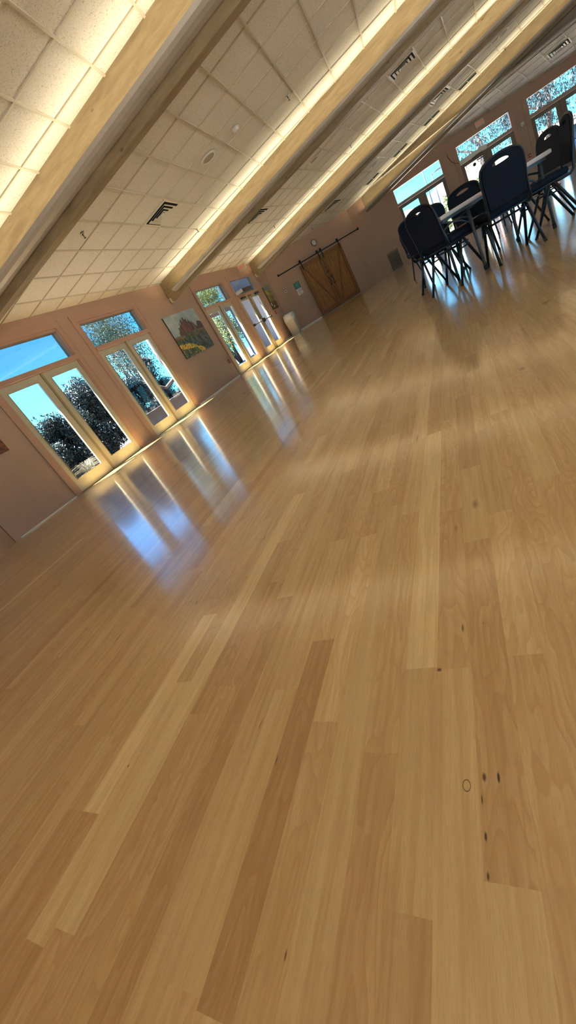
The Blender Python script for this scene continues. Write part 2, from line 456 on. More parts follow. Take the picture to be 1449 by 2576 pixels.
def plain_wall(name, a_, b_, zt, fill_wins=()):
    d = (b_-a_); L_ = d.length; yaw = math.atan2(d.y, d.x); F_ = T(a_.x, a_.y, 0) @ Matrix.Rotation(yaw, 4, 'Z')
    mb = MB(); x = -.1
    for (w0, w1) in fill_wins:
        mb.box(x, w0, -.16, 0, -.02, zt); mb.box(w0, w1, -.16, 0, 2.66, zt); mb.box(w0, w1, -.16, 0, -.02, .25); x = w1
    mb.box(x, L_+.1, -.16, 0, -.02, zt)
    o_ = mb.build(name, 'wall_paint', mw=F_); tag(o_, kind='structure')
    for (w0, w1) in fill_wins:  # windows added in unseen walls so daylight fills the room
        wi = empty('window_%d' % WN[0], mw=F_); tag(wi, kind='structure'); WN[0] += 1
        m_ = MB()
        for (x0, x1, z0, z1) in ((w0, w0+.05, .25, 2.66), (w1-.05, w1, .25, 2.66), ((w0+w1)/2-.03, (w0+w1)/2+.03, .25, 2.66), (w0, w1, .25, .30), (w0, w1, 2.61, 2.66), (w0, w1, 2.04, 2.10)): m_.box(x0, x1, -.12, -.02, z0, z1)
        m_.build('window_frame', 'casing_paint', wi)
        m_ = MB(); m_.box(w0+.04, w1-.04, -.075, -.069, .29, 2.62); m_.build('glass', 'door_glass', wi)
plain_wall('wall_near', P0, P1, 4.4)
plain_wall('wall_back', P1, P2, 5.9, [(.8, 3.2), (3.8, 6.2), (6.8, 9.2), (9.8, 12.2)])  # unseen wall, windows put in for fill light
plain_wall('wall_side', P2, P3, 5.9, [(x, x+2.3) for x in (.5, 3.1, 5.7, 8.3, 10.9)])  # out of view as well, its windows added to brighten the interior

# thin pale edge strips where wall meets floor
mb = MB(); mb.box(3.3, 4.49, -.010, 0, 0, .018); mb.box(9.0, 11.62, -.010, 0, 0, .03); mb.box(16.08, 17.30, -.012, 0, 0, .05)
tag(mb.build('baseboard_left', 'white_paint', mw=WL), kind='structure')
mb = MB(); mb.box(7.80, 9.16, -.012, 0, 0, .05)  # white strip stands in for the sunlit foot of the far wall
tag(mb.build('sunlit_base_far', 'white_paint', mw=WF), kind='structure')

# ------------------------------------------------------------------ double doors with transoms
def door_unit(idx, F, a_, b_, style, panic=False):
    c_ = (a_+b_)/2; hw = (b_-a_)/2
    cas = 'casing_paint'; leafm = 'leaf_paint' if style == 'L' else 'bronze_leaf'
    d = empty('door_%d' % idx, mw=F @ T(c_, 0, 0)); tag(d, kind='structure')
    m_ = MB()
    m_.box(-hw-.12, -hw, -.014, .0, 0, 2.66); m_.box(hw, hw+.12, -.014, 0, 0, 2.66); m_.box(-hw-.12, hw+.12, -.014, 0, 2.66, 2.79)
    m_.box(-hw-.125, -hw-.112, -.020, 0, 0, 2.79); m_.box(hw+.112, hw+.125, -.020, 0, 0, 2.79)
    m_.build('casing', cas, d)
    m_ = MB(); m_.box(-hw, hw, -.045, .09, 2.035, 2.118, .004); m_.build('transom_bar', cas, d)
    m_ = MB(); m_.box(-hw, -hw+.03, .0, .15, 0, 2.035); m_.box(hw-.03, hw, .0, .15, 0, 2.035); m_.build('jamb', cas, d)
    m_ = MB(); m_.box(-hw, hw, .0, .16, -.004, .012); m_.build('threshold', 'brass', d)
    w = hw-.032
    for sgn in (-1, 1):
        x0, x1 = (-w, -.004) if sgn < 0 else (.004, w)
        g0, g1 = (-w+.105, -.150) if sgn < 0 else (.142, w-.105)
        zb, zt = .225, 1.915; r_ = .025
        out_ = [(x0, .014), (x1, .014), (x1, 2.03), (x0, 2.03)]
        hole = []
        for (cx, cz, a0) in ((g0+r_, zb+r_, 180), (g1-r_, zb+r_, 270), (g1-r_, zt-r_, 0), (g0+r_, zt-r_, 90)):
            for q in range(4): an = R(a0+q*30); hole.append((cx+r_*math.cos(an), cz+r_*math.sin(an)))
        m_ = MB(); m_.plate(out_, [hole], .042, lambda p: Vector((p.x, p.y+.022, p.z)))
        lf = m_.build('door_leaf', leafm, d)
        g = MB(); g.box(g0-.004, g1+.004, .040, .046, zb-.004, zt+.004); g.build('glass', 'door_glass', lf)
        bd = MB()
        for (q0, q1, q2, q3) in ((g0, g0+.008, zb, zt), (g1-.008, g1, zb, zt), (g0, g1, zb, zb+.008), (g0, g1, zt-.008, zt)): bd.box(q0, q1, .014, .024, q2, q3)
        bd.build('glazing_bead', 'leaf_bead' if style == 'L' else leafm, lf)
        if panic:
            p = MB(); yb_ = -.05
            p.tube([(x0+.10 if sgn < 0 else x1-.10, yb_, 1.06), (-.10 if sgn < 0 else .10, yb_, 1.06)], .017, 8)
            p.box(*((x0+.06, x0+.13) if sgn < 0 else (x1-.13, x1-.06)), -.075, .02, 1.02, 1.10, .006)
            p.box(*((-.15, -.05) if sgn < 0 else (.05, .15)), -.085, .02, .99, 1.13, .01)
            p.build('panic_bar', 'bronze', lf)
            q = MB(); xx = -.075 if sgn < 0 else .075
            q.tube([(xx, -.02, 1.12), (xx, -.02, 2.0)], .010, 6); q.tube([(xx, -.02, .03), (xx, -.02, 1.0)], .010, 6)
            q.box(xx-.02, xx+.02, -.04, .02, 1.97, 2.02); q.box(xx-.02, xx+.02, -.04, .02, .02, .06); q.build('vertical_rod', 'brass', lf)
            k_ = MB(); kx = x0+.18 if sgn < 0 else x1-.36
            k_.box(kx, kx+.30, -.06, .02, 1.955, 2.02, .006); k_.build('door_closer', 'bronze', lf)
            ar = MB(); ar.tube([(kx+.15, -.05, 2.03), (kx+.15+sgn*.32, -.28, 2.035), (kx+.15+sgn*.05, -.03, 2.06)], .008, 6); ar.build('closer_arm', 'brass', lf)
    m_ = MB(); m_.box(-.022, .022, .004, .022, .014, 2.03); m_.build('astragal', 'leaf_bead' if style == 'L' else leafm, d)
    # transom
    wi = empty('window_%d' % idx, mw=F @ T(c_, 0, 0)); tag(wi, kind='structure')
    m_ = MB(); m_.box(-hw, -hw+.04, .0, .15, 2.118, 2.66); m_.box(hw-.04, hw, .0, .15, 2.118, 2.66); m_.box(-hw, hw, .0, .15, 2.615, 2.66); m_.box(-hw, hw, .06, .15, 2.10, 2.135)
    m_.build('window_frame', cas if style == 'L' else 'casing_paint', wi)
    m_ = MB(); m_.box(-hw+.038, hw-.038, .085, .092, 2.13, 2.618)
    m_.build('glass', 'transom_glass' if style == 'L' else 'door_glass', wi)
    return d
for i, (a_, b_) in enumerate(OPL): door_unit(i+1, WL, a_, b_, 'L', panic=(i == 3))
for i, (a_, b_) in enumerate(OPR): door_unit(i+5, WR, a_, b_, 'R')

# ------------------------------------------------------------------ ceiling bays
TI = .61
def V3(*a_): return Vector(a_)
BAYS = {
 '01': dict(N=V3(-.08415, .10129, .99129), d=3.2184, V=V3(.9773, .2024, .0623), U=V3(-.1944, .974, -.116), o=V3(4.859, 1.724, 3.483), off=(0, 0)),
 '12': dict(N=V3(-.00876, .11554, .99326), d=3.6210, V=V3(.9971, .0756, 0), U=V3(-.0751, .9904, -.1159), o=V3(6.024, 1.227, 3.556), off=(0, 0)),
 '23': dict(N=V3(.00143, .1175, .99307), d=3.7452, V=V3(.9957, -.0921, .0095), U=V3(.0926, .9888, -.1171), o=V3(13.0, -1.679, 3.951), off=(0, .3)),
 '34': dict(N=V3(.0884, .11776, .9891), d=5.171, V=V3(.9695, -.2381, -.0583), U=V3(.2286, .9641, -.1352), o=V3(18.0, -3.702, 4.06), off=(0, .2)),
 '45': dict(N=V3(.1492, -.0119, .9887), d=6.1076, V=V3(.3098, .9501, -.0354), U=V3(-.939, .3116, .1455), o=V3(20.0, -4.5594, 3.1036), off=(0, 0)),
}
BEAM = {1: (V3(4.66, 4.43, 0), V3(5.10, 1.60, 0)), 2: (V3(10.47, 6.56, 0), V3(10.32, -.28, 0)), 3: (V3(16.44, 6.44, 0), V3(15.01, -2.33, 0)), 4: (V3(20.80, 2.95, 0), V3(18.9, -3.9, 0))}
def beam_x(k, y, off=.06):
    a_, b_ = BEAM[k]; return a_.x+(b_.x-a_.x)*(y-a_.y)/(b_.y-a_.y)+off
def plane_z(B, x, y): return (B['d']-B['N'].x*x-B['N'].y*y)/B['N'].z
W_ = .05
poly = {
 '01': [V3(P0.x, P0.y+W_, 0), V3(P1.x-W_, P1.y, 0), V3(P2.x-W_, YB-W_, 0), V3(beam_x(1, YB), YB-W_, 0), V3(beam_x(1, 6.6), 6.64, 0)],
 '12': [V3(beam_x(1, 6.6), 6.64, 0), V3(beam_x(1, YB), YB-W_, 0), V3(beam_x(2, YB), YB-W_, 0), V3(beam_x(2, 6.5), 6.56, 0)],
 '23': [V3(beam_x(2, 6.5), 6.56, 0), V3(beam_x(2, YB), YB-W_, 0), V3(beam_x(3, YB), YB-W_, 0), V3(beam_x(3, 6.4), 6.46, 0)],
 '34': [V3(beam_x(3, 6.4), 6.46, 0), V3(beam_x(3, YB), YB-W_, 0), V3(beam_x(4, YB), YB-W_, 0), V3(beam_x(4, 3.05), 3.1, 0), V3(C1.x+.03, C1.y+.04, 0)],
 '45': [V3(beam_x(4, 3.05), 3.1, 0), V3(beam_x(4, YB), YB-W_, 0), V3(P3.x+.04, YB-W_, 0), V3(C2.x+.04, C2.y+.0, 0)],
}
def ceiling_bay(key, name):
    B = BAYS[key]; V, U, o_ = B['V'], B['U'], B['o']; Nn = B['N'].normalized()
    pts = [V3(p.x, p.y, plane_z(B, p.x, p.y)) for p in poly[key]]
    mw_ = Matrix.Identity(4); X = V.normalized(); Y = (U - X*U.dot(X)).normalized(); Z = X.cross(Y)
    for i in range(3): mw_[i][0] = X[i]; mw_[i][1] = Y[i]; mw_[i][2] = Z[i]; mw_[i][3] = o_[i]
    inv = mw_.inverted(); loc = [inv @ p for p in pts]
    up = 1 if Z.z > 0 else -1
    m_ = MB()
    m_.prism([(p.x, p.y, .013*up) for p in loc], (0, 0, .013*up), (0, 0, .05*up), 0)
    P2d = [(p.x, p.y) for p in loc]
    def clip(axis, c_):
        hits = []
        for q in range(len(P2d)):
            a_, b_ = P2d[q], P2d[(q+1) % len(P2d)]
            if (a_[axis]-c_)*(b_[axis]-c_) < 0:
                f_ = (c_-a_[axis])/(b_[axis]-a_[axis]); hits.append(a_[1-axis]+f_*(b_[1-axis]-a_[1-axis]))
        return (min(hits), max(hits)) if len(hits) >= 2 else None
    for axis in (0, 1):
        lo = min(p[axis] for p in P2d); hi = max(p[axis] for p in P2d); off = B['off'][1-axis]*TI
        q = math.ceil((lo-off)/TI)
        while q*TI+off < hi:
            c_ = q*TI+off; r_ = clip(axis, c_)
            if r_:
                z0, z1 = sorted((0, .014*up))
                if axis == 0: m_.box(c_-.012, c_+.012, r_[0], r_[1], z0, z1, mi=1)
                else: m_.box(r_[0], r_[1], c_-.012, c_+.012, z0-.0006*up, z1, mi=1)
            q += 1
    ob = m_.build(name, ['ceiling_tile', 'tbar'], mw=mw_); tag(ob, kind='structure')
    B['mw'] = mw_; B['up'] = up
for k_ in ('01', '12', '23', '34', '45'): ceiling_bay(k_, 'ceiling')
# boxed drop between the fourth beam and the lower ceiling over the right windows
m_ = MB(); q = [3.0, -2, -7, YB]; B = BAYS['45']
for ya, yb in zip(q, q[1:]):
    pa = V3(beam_x(4, ya, .16), ya, 0); pb = V3(beam_x(4, yb, .16), yb, 0); za, zb = plane_z(B, pa.x, ya)-.012, plane_z(B, pb.x, yb)-.012
    m_.prism([(pa.x, pa.y, za), (pb.x, pb.y, zb), (pb.x, pb.y, zb+1.9), (pa.x, pa.y, za+1.9)], (0, 0, 0), (.03, 0, 0))
tag(m_.build('trim_1', 'fascia'), kind='structure')

# ------------------------------------------------------------------ glulam beams with light troughs
BLAB = {1: 'nearest pale laminated wood beam crossing the top left of the ceiling', 2: 'laminated wood beam ending above the landscape painting on the left wall',
        3: 'laminated wood beam ending just beside the red exit sign of the left wall', 4: 'farthest laminated wood beam ending in the corner beside the windows'}
TROUGH_P = 1.6
def make_beam(k, zt0, slope, ref_y, start_y):
    a_, b_ = BEAM[k]; d = (b_-a_); d.normalize()
    # start point on the wall, end at back
    s = a_ + d*((start_y-a_.y)/d.y); L_ = (YB-start_y)/d.y
    t0 = zt0 + slope*(ref_y-start_y)/abs(d.y)*1.0
    ax = V3(d.x, d.y, slope).normalized()
    X = ax; Yv = V3(-d.y, d.x, 0) * 1.0            # horizontal normal
    if Yv.x < 0: Yv = -Yv                         # +Y local = away from the lit face (+x side)
    Z = X.cross(Yv)
    if Z.z < 0: Z = -Z; 
    mw_ = Matrix.Identity(4)
    for i in range(3): mw_[i][0] = X[i]; mw_[i][1] = Yv[i]; mw_[i][2] = Z[i]
    mw_[0][3], mw_[1][3], mw_[2][3] = s.x, s.y, t0
    LL = L_*math.sqrt(1+slope*slope)
    if mw_.to_3x3().determinant() < 0:
        for i in range(3): mw_[i][1] = -mw_[i][1]
        sg = -1
    else: sg = 1
    root = empty('glulam_beam', mw=mw_); tag(root, BLAB[k], 'beam', 'sloping ceiling beams')
    def bx(m_, x0, x1, y0, y1, z0, z1, **kw): m_.box(x0, x1, *sorted((sg*y0, sg*y1)), z0, z1, **kw)
    m_ = MB(); bx(m_, .0, LL, 0, .135, -.505, .42, bevel=.004); m_.build('timber', 'beam_wood', root)
    m_ = MB(); bx(m_, .0, .055, -.012, .147, -.515, -.40); m_.build('bracket', 'bracket_paint', root)
    prof = [(0, .105), (.07, .082), (.15, .073), (.215, .083), (.25, .105), (.262, .145), (.254, .145), (.242, .112), (.212, .092), (.15, .082), (.07, .092), (0, .117)]
    m_ = MB(); x0 = .40
    m_.prism([(x0, -sg*u_, -.505+h_) for u_, h_ in prof], (0, 0, 0), (LL-x0, 0, 0))
    m_.prism([(x0-.006, -sg*u_, -.505+h_) for u_, h_ in prof[:6]+[(0, .15)]], (0, 0, 0), (.006, 0, 0))
    for f_ in m_.bm.faces: f_.smooth = False
    tr = m_.build('light_trough', 'trough_metal', root)
    m_ = MB(); bx(m_, x0+.05, LL, -.21, -.17, -.505+.092, -.505+.10); m_.build('led_strip', 'led_white', tr)
    ld = bpy.data.lights.new('trough_light', 'AREA'); ld.shape = 'RECTANGLE'
    ln = min(LL-.5, LL-.5); ld.size = ln; ld.size_y = .04
    ld.energy = TROUGH_P*ln*BP.get(k, 1); ld.color = (1, .90, .62)
    lo = bpy.data.objects.new('trough_light', ld); COL.objects.link(lo)
    # points up (+Z of the beam), leaning slightly away from the timber
    Mx = mw_ @ T(x0+.05+ln/2, -sg*.19, -.505+.125) @ Matrix.Rotation(math.pi - sg*R(-24), 4, 'X')
    lo.matrix_world = Mx
    return root
BP = {1: .9, 2: 1.0, 3: 1.0, 4: .8}
make_beam(1, 3.190, .1135, 4.43, 6.62)
make_beam(2, 2.985, .1165, 6.56, 6.52)
make_beam(3, 2.985, .1185, 6.44, 6.42)
make_beam(4, 2.94, .1480, 2.97, 2.99)

# ------------------------------------------------------------------ ceiling fittings
def on_ceiling(key, mrow, ncol):
    B = BAYS[key]; return B['mw'] @ T(ncol*TI, mrow*TI, 0) @ (Matrix.Identity(4) if B['up'] > 0 else Matrix.Rotation(math.pi, 4, 'X'))
def square_ring(m_, h_, w_, z0, z1, slope=.0):
    for (x0, x1, y0, y1) in ((-h_, h_, -h_, -h_+w_), (-h_, h_, h_-w_, h_), (-h_, -h_+w_, -h_+w_, h_-w_), (h_-w_, h_, -h_+w_, h_-w_)): m_.box(x0, x1, y0, y1, z0, z1)
def cone_ring(m_, h0, h1, z0, z1, th=.004):
    A = [(-h0, -h0, z0), (h0, -h0, z0), (h0, h0, z0), (-h0, h0, z0)]; Bq = [(-h1, -h1, z1), (h1, -h1, z1), (h1, h1, z1), (-h1, h1, z1)]
    va = [m_.bm.verts.new(p) for p in A]; vb = [m_.bm.verts.new(p) for p in Bq]
    va2 = [m_.bm.verts.new((p[0], p[1], p[2]+th)) for p in A]; vb2 = [m_.bm.verts.new((p[0], p[1], p[2]+th)) for p in Bq]
    for q in range(4):
        r_ = (q+1) % 4
        m_.bm.faces.new((va[q], va[r_], vb[r_], vb[q])); m_.bm.faces.new((va2[q], vb2[q], vb2[r_], va2[r_]))
        m_.bm.faces.new((va[q], va2[q], va2[r_], va[r_])); m_.bm.faces.new((vb[q], vb[r_], vb2[r_], vb2[q]))
def diffuser(mw_, label):
    d = empty('air_diffuser', mw=mw_); tag(d, label, 'air vent', 'square ceiling air diffusers')
    m_ = MB(); square_ring(m_, .292, .03, -.006, .004); m_.build('frame', 'vent_metal', d)
    m_ = MB(); m_.box(-.264, .264, -.264, .264, -.001, .006); m_.build('throat', 'dark_void', d)
    for h_ in (.225, .155, .09):
        m_ = MB(); cone_ring(m_, h_, h_-.045, -.022, -.004); m_.build('louver', 'vent_metal', d)
    m_ = MB(); m_.box(-.035, .035, -.035, .035, -.016, -.004); m_.build('center_plate', 'vent_metal', d)
    return d
diffuser(on_ceiling('12', 4.5, 3.5), 'large square air vent in the ceiling between the two nearest beams')
diffuser(on_ceiling('23', 9.5, -1.2), 'square air vent in the ceiling left of the beam that ends by the exit sign')
diffuser(on_ceiling('23', 2.5, -.2), 'square air vent high in the ceiling half hidden behind the second beam')
diffuser(on_ceiling('34', 11.4, -1.7), 'square air vent in the ceiling above the wall clock')
diffuser(on_ceiling('34', 4.5, -1.3), 'square air vent half hidden behind the third beam near the dark grilles')
DIFF_R = diffuser(Matrix.Identity(4), 'shadowed square air vent in the dark ceiling above the right windows')
def speaker(mw_, label, r_=.155):
    d = empty('ceiling_speaker', mw=mw_); tag(d, label, 'speaker', 'round ceiling speakers')
    m_ = MB(); m_.lathe([(r_, .0), (r_, -.006), (r_-.01, -.012), (r_-.045, -.010), (r_-.045, .0)], 28); m_.build('rim', 'white_plastic', d)
    m_ = MB(); m_.lathe([(r_-.045, -.004), (r_-.06, -.009), (.02, -.013), (.001, -.013)], 28); m_.build('grille', 'speaker_grille', d)
speaker(on_ceiling('12', 2.5, 3.5), 'round white speaker in the ceiling between the two nearest beams')
speaker(on_ceiling('23', 6.5, -.61), 'round white speaker in the ceiling left of the third beam')
speaker(on_ceiling('34', 8.5, -1.2), 'round speaker in the far ceiling bay beside the dark grilles')
speaker(on_ceiling('34', 1.5, -.78), 'round speaker at the top of the far ceiling bay')
def detector(mw_, label):
    d = empty('smoke_detector', mw=mw_); tag(d, label, 'smoke detector')
    m_ = MB(); m_.lathe([(.072, 0), (.072, -.010), (.066, -.013), (.02, -.013)], 24); m_.build('base', 'white_plastic', d)
    m_ = MB(); m_.lathe([(.055, -.012), (.052, -.034), (.030, -.046), (.001, -.047)], 24); m_.build('cap', 'white_plastic', d)
detector(on_ceiling('12', 1.55, 3.6), 'small white smoke detector above the round speaker of the near bay')
detector(on_ceiling('23', 5.5, -.65), 'small white smoke detector in the bay behind the second beam')
def sprinkler(mw_, label):
    d = empty('sprinkler_head', mw=mw_); tag(d, label, 'sprinkler', 'ceiling sprinkler heads')
    m_ = MB(); m_.lathe([(.036, 0), (.033, -.008), (.014, -.010)], 18); m_.build('escutcheon', 'steel', d)
    m_ = MB(); m_.tube([(0, 0, -.005), (0, 0, -.03)], .010, 8); m_.tube([(0, 0, -.03), (.014, 0, -.045), (0, 0, -.062)], .0035, 6); m_.tube([(0, 0, -.03), (-.014, 0, -.045), (0, 0, -.062)], .0035, 6); m_.build('body', 'bronze', d)
    m_ = MB(); m_.lathe([(.019, -.062), (.017, -.065), (.001, -.066)], 12); m_.build('deflector', 'bronze', d)
for (key, mm, nn, lab) in (('12', 5.40, .61, 'dark sprinkler head low in the near bay beside the first beam'), ('12', 4.97, 6.67, 'sprinkler head near the second beam at the lit strip'),
                           ('12', .19, 4.86, 'sprinkler head with bright escutcheon high in the near bay'), ('23', 5.57, 2.26, 'sprinkler head in the lit strip before the third beam'),
                           ('23', 10.48, 2.37, 'sprinkler head low in the bay before the third beam, beyond the vent'), ('34', 1.77, 1.39, 'sprinkler head highest on the ceiling strip before the fourth beam'),
                           ('34', 9.15, 1.57, 'sprinkler head beside the lowest dark grille before the fourth beam'), ('34', 13.3, -1.58, 'sprinkler head in the ceiling just above the wall clock')):
    sprinkler(on_ceiling(key, mm, nn), lab)
def grille(mw_, label):
    d = empty('return_grille', mw=mw_); tag(d, label, 'air vent', 'dark twin return grilles')
    m_ = MB()
    for (x0, x1, y0, y1) in ((-.13, .13, -.29, -.275), (-.13, .13, .275, .29), (-.13, -.118, -.275, .275), (.118, .13, -.275, .275), (-.118, .118, -.006, .006)): m_.box(x0, x1, y0, y1, -.004, .006)
    m_.build('frame', 'vent_metal', d)
    m_ = MB(); m_.box(-.118, .118, -.275, .275, 0.002, .006); m_.build('opening', 'dark_void', d)
for (mm, lab) in ((3.5, 'highest of the dark twin grilles before the fourth beam'), (5.5, 'second highest dark twin grille before the fourth beam'),
                  (7.5, 'second lowest dark twin grille before the fourth beam'), (9.5, 'lowest dark twin grille before the fourth beam')):
    grille(on_ceiling('34', mm, .72), lab)

# ------------------------------------------------------------------ exit signs
def exit_sign(mw_, label, w_=.30, h_=.19, dpt=.06, back=.03):
    d = empty('exit_sign', mw=mw_); tag(d, label, 'exit sign')
    m_ = MB(); m_.box(-w_/2, w_/2, 0, dpt, -h_/2, h_/2, .006); m_.build('housing', 'sign_white', d)
    text('lettering', 'EXIT', .115, 'exit_glow', d, T(0, -.002, .0) @ Matrix.Rotation(math.pi/2, 4, 'X'), .001)
    m_ = MB(); m_.box(-.05, .05, dpt, dpt+back, -.04, .04); m_.build('mount', 'sign_white', d)
    return d
# flag mounted on the left wall, facing along the room
Mx = WL @ T(15.10, -.22, 2.865) @ Matrix.Rotation(R(-90), 4, 'Z')
exit_sign(Mx, 'red and cream exit sign mounted above the panic bar doors on the left wall')
exit_sign(WR @ T(3.88, -.062-.0, 2.83), 'exit sign above the right hand window doors with the grey operator box', back=.0)

# ------------------------------------------------------------------ pictures
def fbm(x, y, s=1, o=4):
    v = 0; a_ = .5
    for _ in range(o): v += a_*noise.noise(Vector((x*s, y*s, 3.3))); s *= 2.1; a_ *= .5
    return v+.5
def mixp(a_, b_, f_): f_ = max(0, min(1, f_)); return tuple(a_[i]*(1-f_)+b_[i]*f_ for i in range(3))
def hsh(i, j): return random.Random(i*7919+j*104729).random()
def landscape(x, y):       # x to the right 0..1.45, y up 0..1
    u_ = x/1.42
    ridge = .50
    # main massif
    peaks = [(.20, .60, .03), (.27, .74, .035), (.34, .80, .04), (.42, .90, .05), (.50, .93, .04), (.56, .88, .05), (.63, .84, .06), (.70, .76, .05)]
    top = .47+.02*math.sin(u_*9)
    for (px_, py_, pw_) in peaks: top = max(top, py_-abs(u_-px_)*2.2-.05*abs(math.sin(u_*70+px_*40))*(1 if u_ < .7 else .2))
    top2 = .69-((u_-.90)/.10)**2*.10+.01*math.sin(u_*60)
    n_ = fbm(x, y, 9)
    if y > max(top, top2) and y > .52-.06*u_:
        return mixp((.22, .33, .36), (.50, .53, .48), fbm(x*1.3-y, y*1.5+x*.5, 2.4)*1.3-.15)
    if y > .56-.10*abs(u_-.2) and (y < top or y < top2) and y > .50:
        c_ = mixp((.06, .035, .035), (.24, .10, .07), fbm(x*3, y*.7, 6)*1.8-.5)
        if top2 > top and u_ > .78: c_ = mixp(c_, (.04, .035, .04), .75)
        return c_
    if y > .36+.10*math.sin(u_*3.0):
        return mixp((.09, .09, .045), (.27, .18, .06), n_*1.8-.5+.3*math.sin(y*40+u_*8))
    # flowers arc
    r_ = math.hypot((x-.12)/1.05, (y+.42)/.74)
    gi, gj = int(x*46), int(y*46); h_ = hsh(gi, gj)
    if abs(r_-.93) < .085*fbm(x, y, 5)*1.9 and y < .36 and h_ > .22: return mixp((.62, .33, .02), (.80, .55, .08), h_)
    if r_ < .9 and y < .32 and h_ > .93: return (.62, .45, .08)
    if r_ > 1 and u_ > .5 and h_ > .94: return (.42, .12, .07)
    if y < .36 and r_ > 1.0: return mixp((.015, .04, .035), (.12, .16, .15), n_*1.9-.55)
    return mixp((.02, .045, .025), (.17, .19, .10), fbm(x*2, y, 10)*1.9-.5)
def meadow(x, y):
    n_ = fbm(x*3, y*3, 3)
    if y > .85: return mixp((.18, .22, .2), (.3, .3, .22), n_)
    if y > .6: return mixp((.10, .09, .02), (.50, .42, .10), n_*1.7-.3)
    if y > .35: return mixp((.16, .10, .03), (.40, .30, .07), n_*1.6-.3)
    if y < .3 and hsh(int(x*9), int(y*12)) > .9: return (.7, .6, .35)
    return mixp((.05, .04, .015), (.24, .12, .04), n_*1.6-.3)
def redfield(x, y): return mixp((.05, .02, .012), (.28, .08, .04), fbm(x*3, y*3, 4)*1.7-.4) if y < .3 else mixp((.03, .06, .02), (.2, .2, .1), fbm(x*3, y*3, 4)*1.7-.4)
def canvas(label, mw_, w_, h_, fn, nx, ny, dpt=.035):
    d = empty('canvas_picture', mw=mw_); tag(d, label, 'painting')
    m_ = MB(); m_.box(0, w_, -dpt, 0, 0, h_, .002); m_.build('stretcher', 'canvas_edge', d)
    bm = bmesh.new(); L_ = bm.loops.layers.float_color.new('print')
    vs = [[bm.verts.new((w_*i/nx, -dpt-.0012, h_*j/ny)) for j in range(ny+1)] for i in range(nx+1)]
    for i in range(nx):
        for j in range(ny):
            f_ = bm.faces.new((vs[i][j], vs[i+1][j], vs[i+1][j+1], vs[i][j+1]))
            c_ = fn((i+.5)/ny, (j+.5)/ny)
            for l in f_.loops: l[L_] = (*c_, 1)
    me = bpy.data.meshes.new('canvas'); bm.to_mesh(me); bm.free(); me.materials.append(MAT['canvas_print'])
    ob = bpy.data.objects.new('canvas', me); COL.objects.link(ob); ob.parent = d
canvas('landscape canvas of jagged red mountain above yellow wildflowers between two door pairs', WL @ T(9.60, -.0, 1.115), 1.55, 1.10, landscape, 190, 136)
canvas('narrow golden meadow canvas right of the panic bar doors near the far corner', WL @ T(16.40, 0, 1.21), .60, .87, meadow, 40, 58)
canvas('dark red meadow canvas cut by the left edge of the photo', WL @ T(3.35, 0, 1.17), .745, .80, redfield, 60, 64)

# ------------------------------------------------------------------ far wall things
def barn_door(s0, s1, mirror, label):
    d = empty('barn_door', mw=WF @ T(s0, 0, 0)); tag(d, label, 'door', 'sliding barn doors')
    w_ = s1-s0; y0, y1 = -.085, -.055
    m_ = MB(); n_ = 7
    for i in range(n_):
        m_.box(w_*i/n_+.0006, w_*(i+1)/n_-.0006, y0+.012, y1, .05, 2.10, .002)
    m_.build('plank_panel', 'barn_wood', d)
    m_ = MB(); b_ = .13
    m_.box(0, b_, y0-.012, y0+.012, .045, 2.11, .003); m_.box(w_-b_, w_, y0-.012, y0+.012, .045, 2.11, .003)
    m_.box(b_, w_-b_, y0-.012, y0+.012, 1.975, 2.11, .003); m_.box(b_, w_-b_, y0-.012, y0+.012, .045, .20, .003)
    m_.build('border_boards', 'barn_trim', d)
    m_ = MB(); xa, xb = (b_, w_-b_) if not mirror else (w_-b_, b_)
    za, zb = 1.975, .20; dx = xb-xa; dz = zb-za; L_ = math.hypot(dx, dz); nx_, nz_ = -dz/L_*.065, dx/L_*.065
    m_.prism([(xa+nx_, y0-.010, za+nz_), (xa-nx_, y0-.010, za-nz_), (xb-nx_, y0-.010, zb-nz_), (xb+nx_, y0-.010, zb+nz_)], (0, 0, 0), (0, .02, 0))
    for v in m_.bm.verts: v.co.z = min(1.975, max(.2, v.co.z)); v.co.x = min(w_-b_, max(b_, v.co.x))
    m_.build('brace', 'barn_trim', d)
    hx = w_-.07 if not mirror else .07
    m_ = MB(); m_.tube([(hx, y0-.012, .93), (hx, y0-.05, .96), (hx, y0-.06, 1.06), (hx, y0-.05, 1.16), (hx, y0-.012, 1.19)], [.02, .011, .013, .011, .02], 8)
    m_.box(hx-.028, hx+.028, y0-.018, y0-.010, .89, .96, .004); m_.box(hx-.028, hx+.028, y0-.018, y0-.010, 1.16, 1.23, .004); m_.build('pull_handle', 'black_iron', d)
    for x in (.085, w_-.085):
        m_ = MB(); m_.box(x-.022, x+.022, y0-.026, y0-.012, 1.93, 2.27, .003)
        hg = m_.build('hanger_strap', 'black_iron', d)
        wh = MB(); wh.lathe([(.001, -.012), (.045, -.012), (.037, -.006), (.037, .006), (.045, .012), (.001, .012)], 18)
        wo = wh.build('roller', 'black_iron', hg); wo.matrix_basis = T(x, y0+.006, 2.262) @ Matrix.Rotation(math.pi/2, 4, 'X')
        for zz in (1.97, 2.05):
            bt = MB(); bt.lathe([(.011, 0), (.010, .008), (.001, .010)], 8)
            bo = bt.build('bolt', 'black_iron', hg); bo.matrix_basis = T(x, y0-.026, zz) @ Matrix.Rotation(math.pi/2, 4, 'X')
barn_door(9.19, 10.235, False, 'rustic brown sliding barn door nearest the small wall signs')
barn_door(10.245, 11.29, True, 'rustic brown sliding barn door farther from the small wall signs')
d = empty('barn_door_rail', mw=WF); tag(d, 'long black iron track above the wooden barn doors', 'rail')
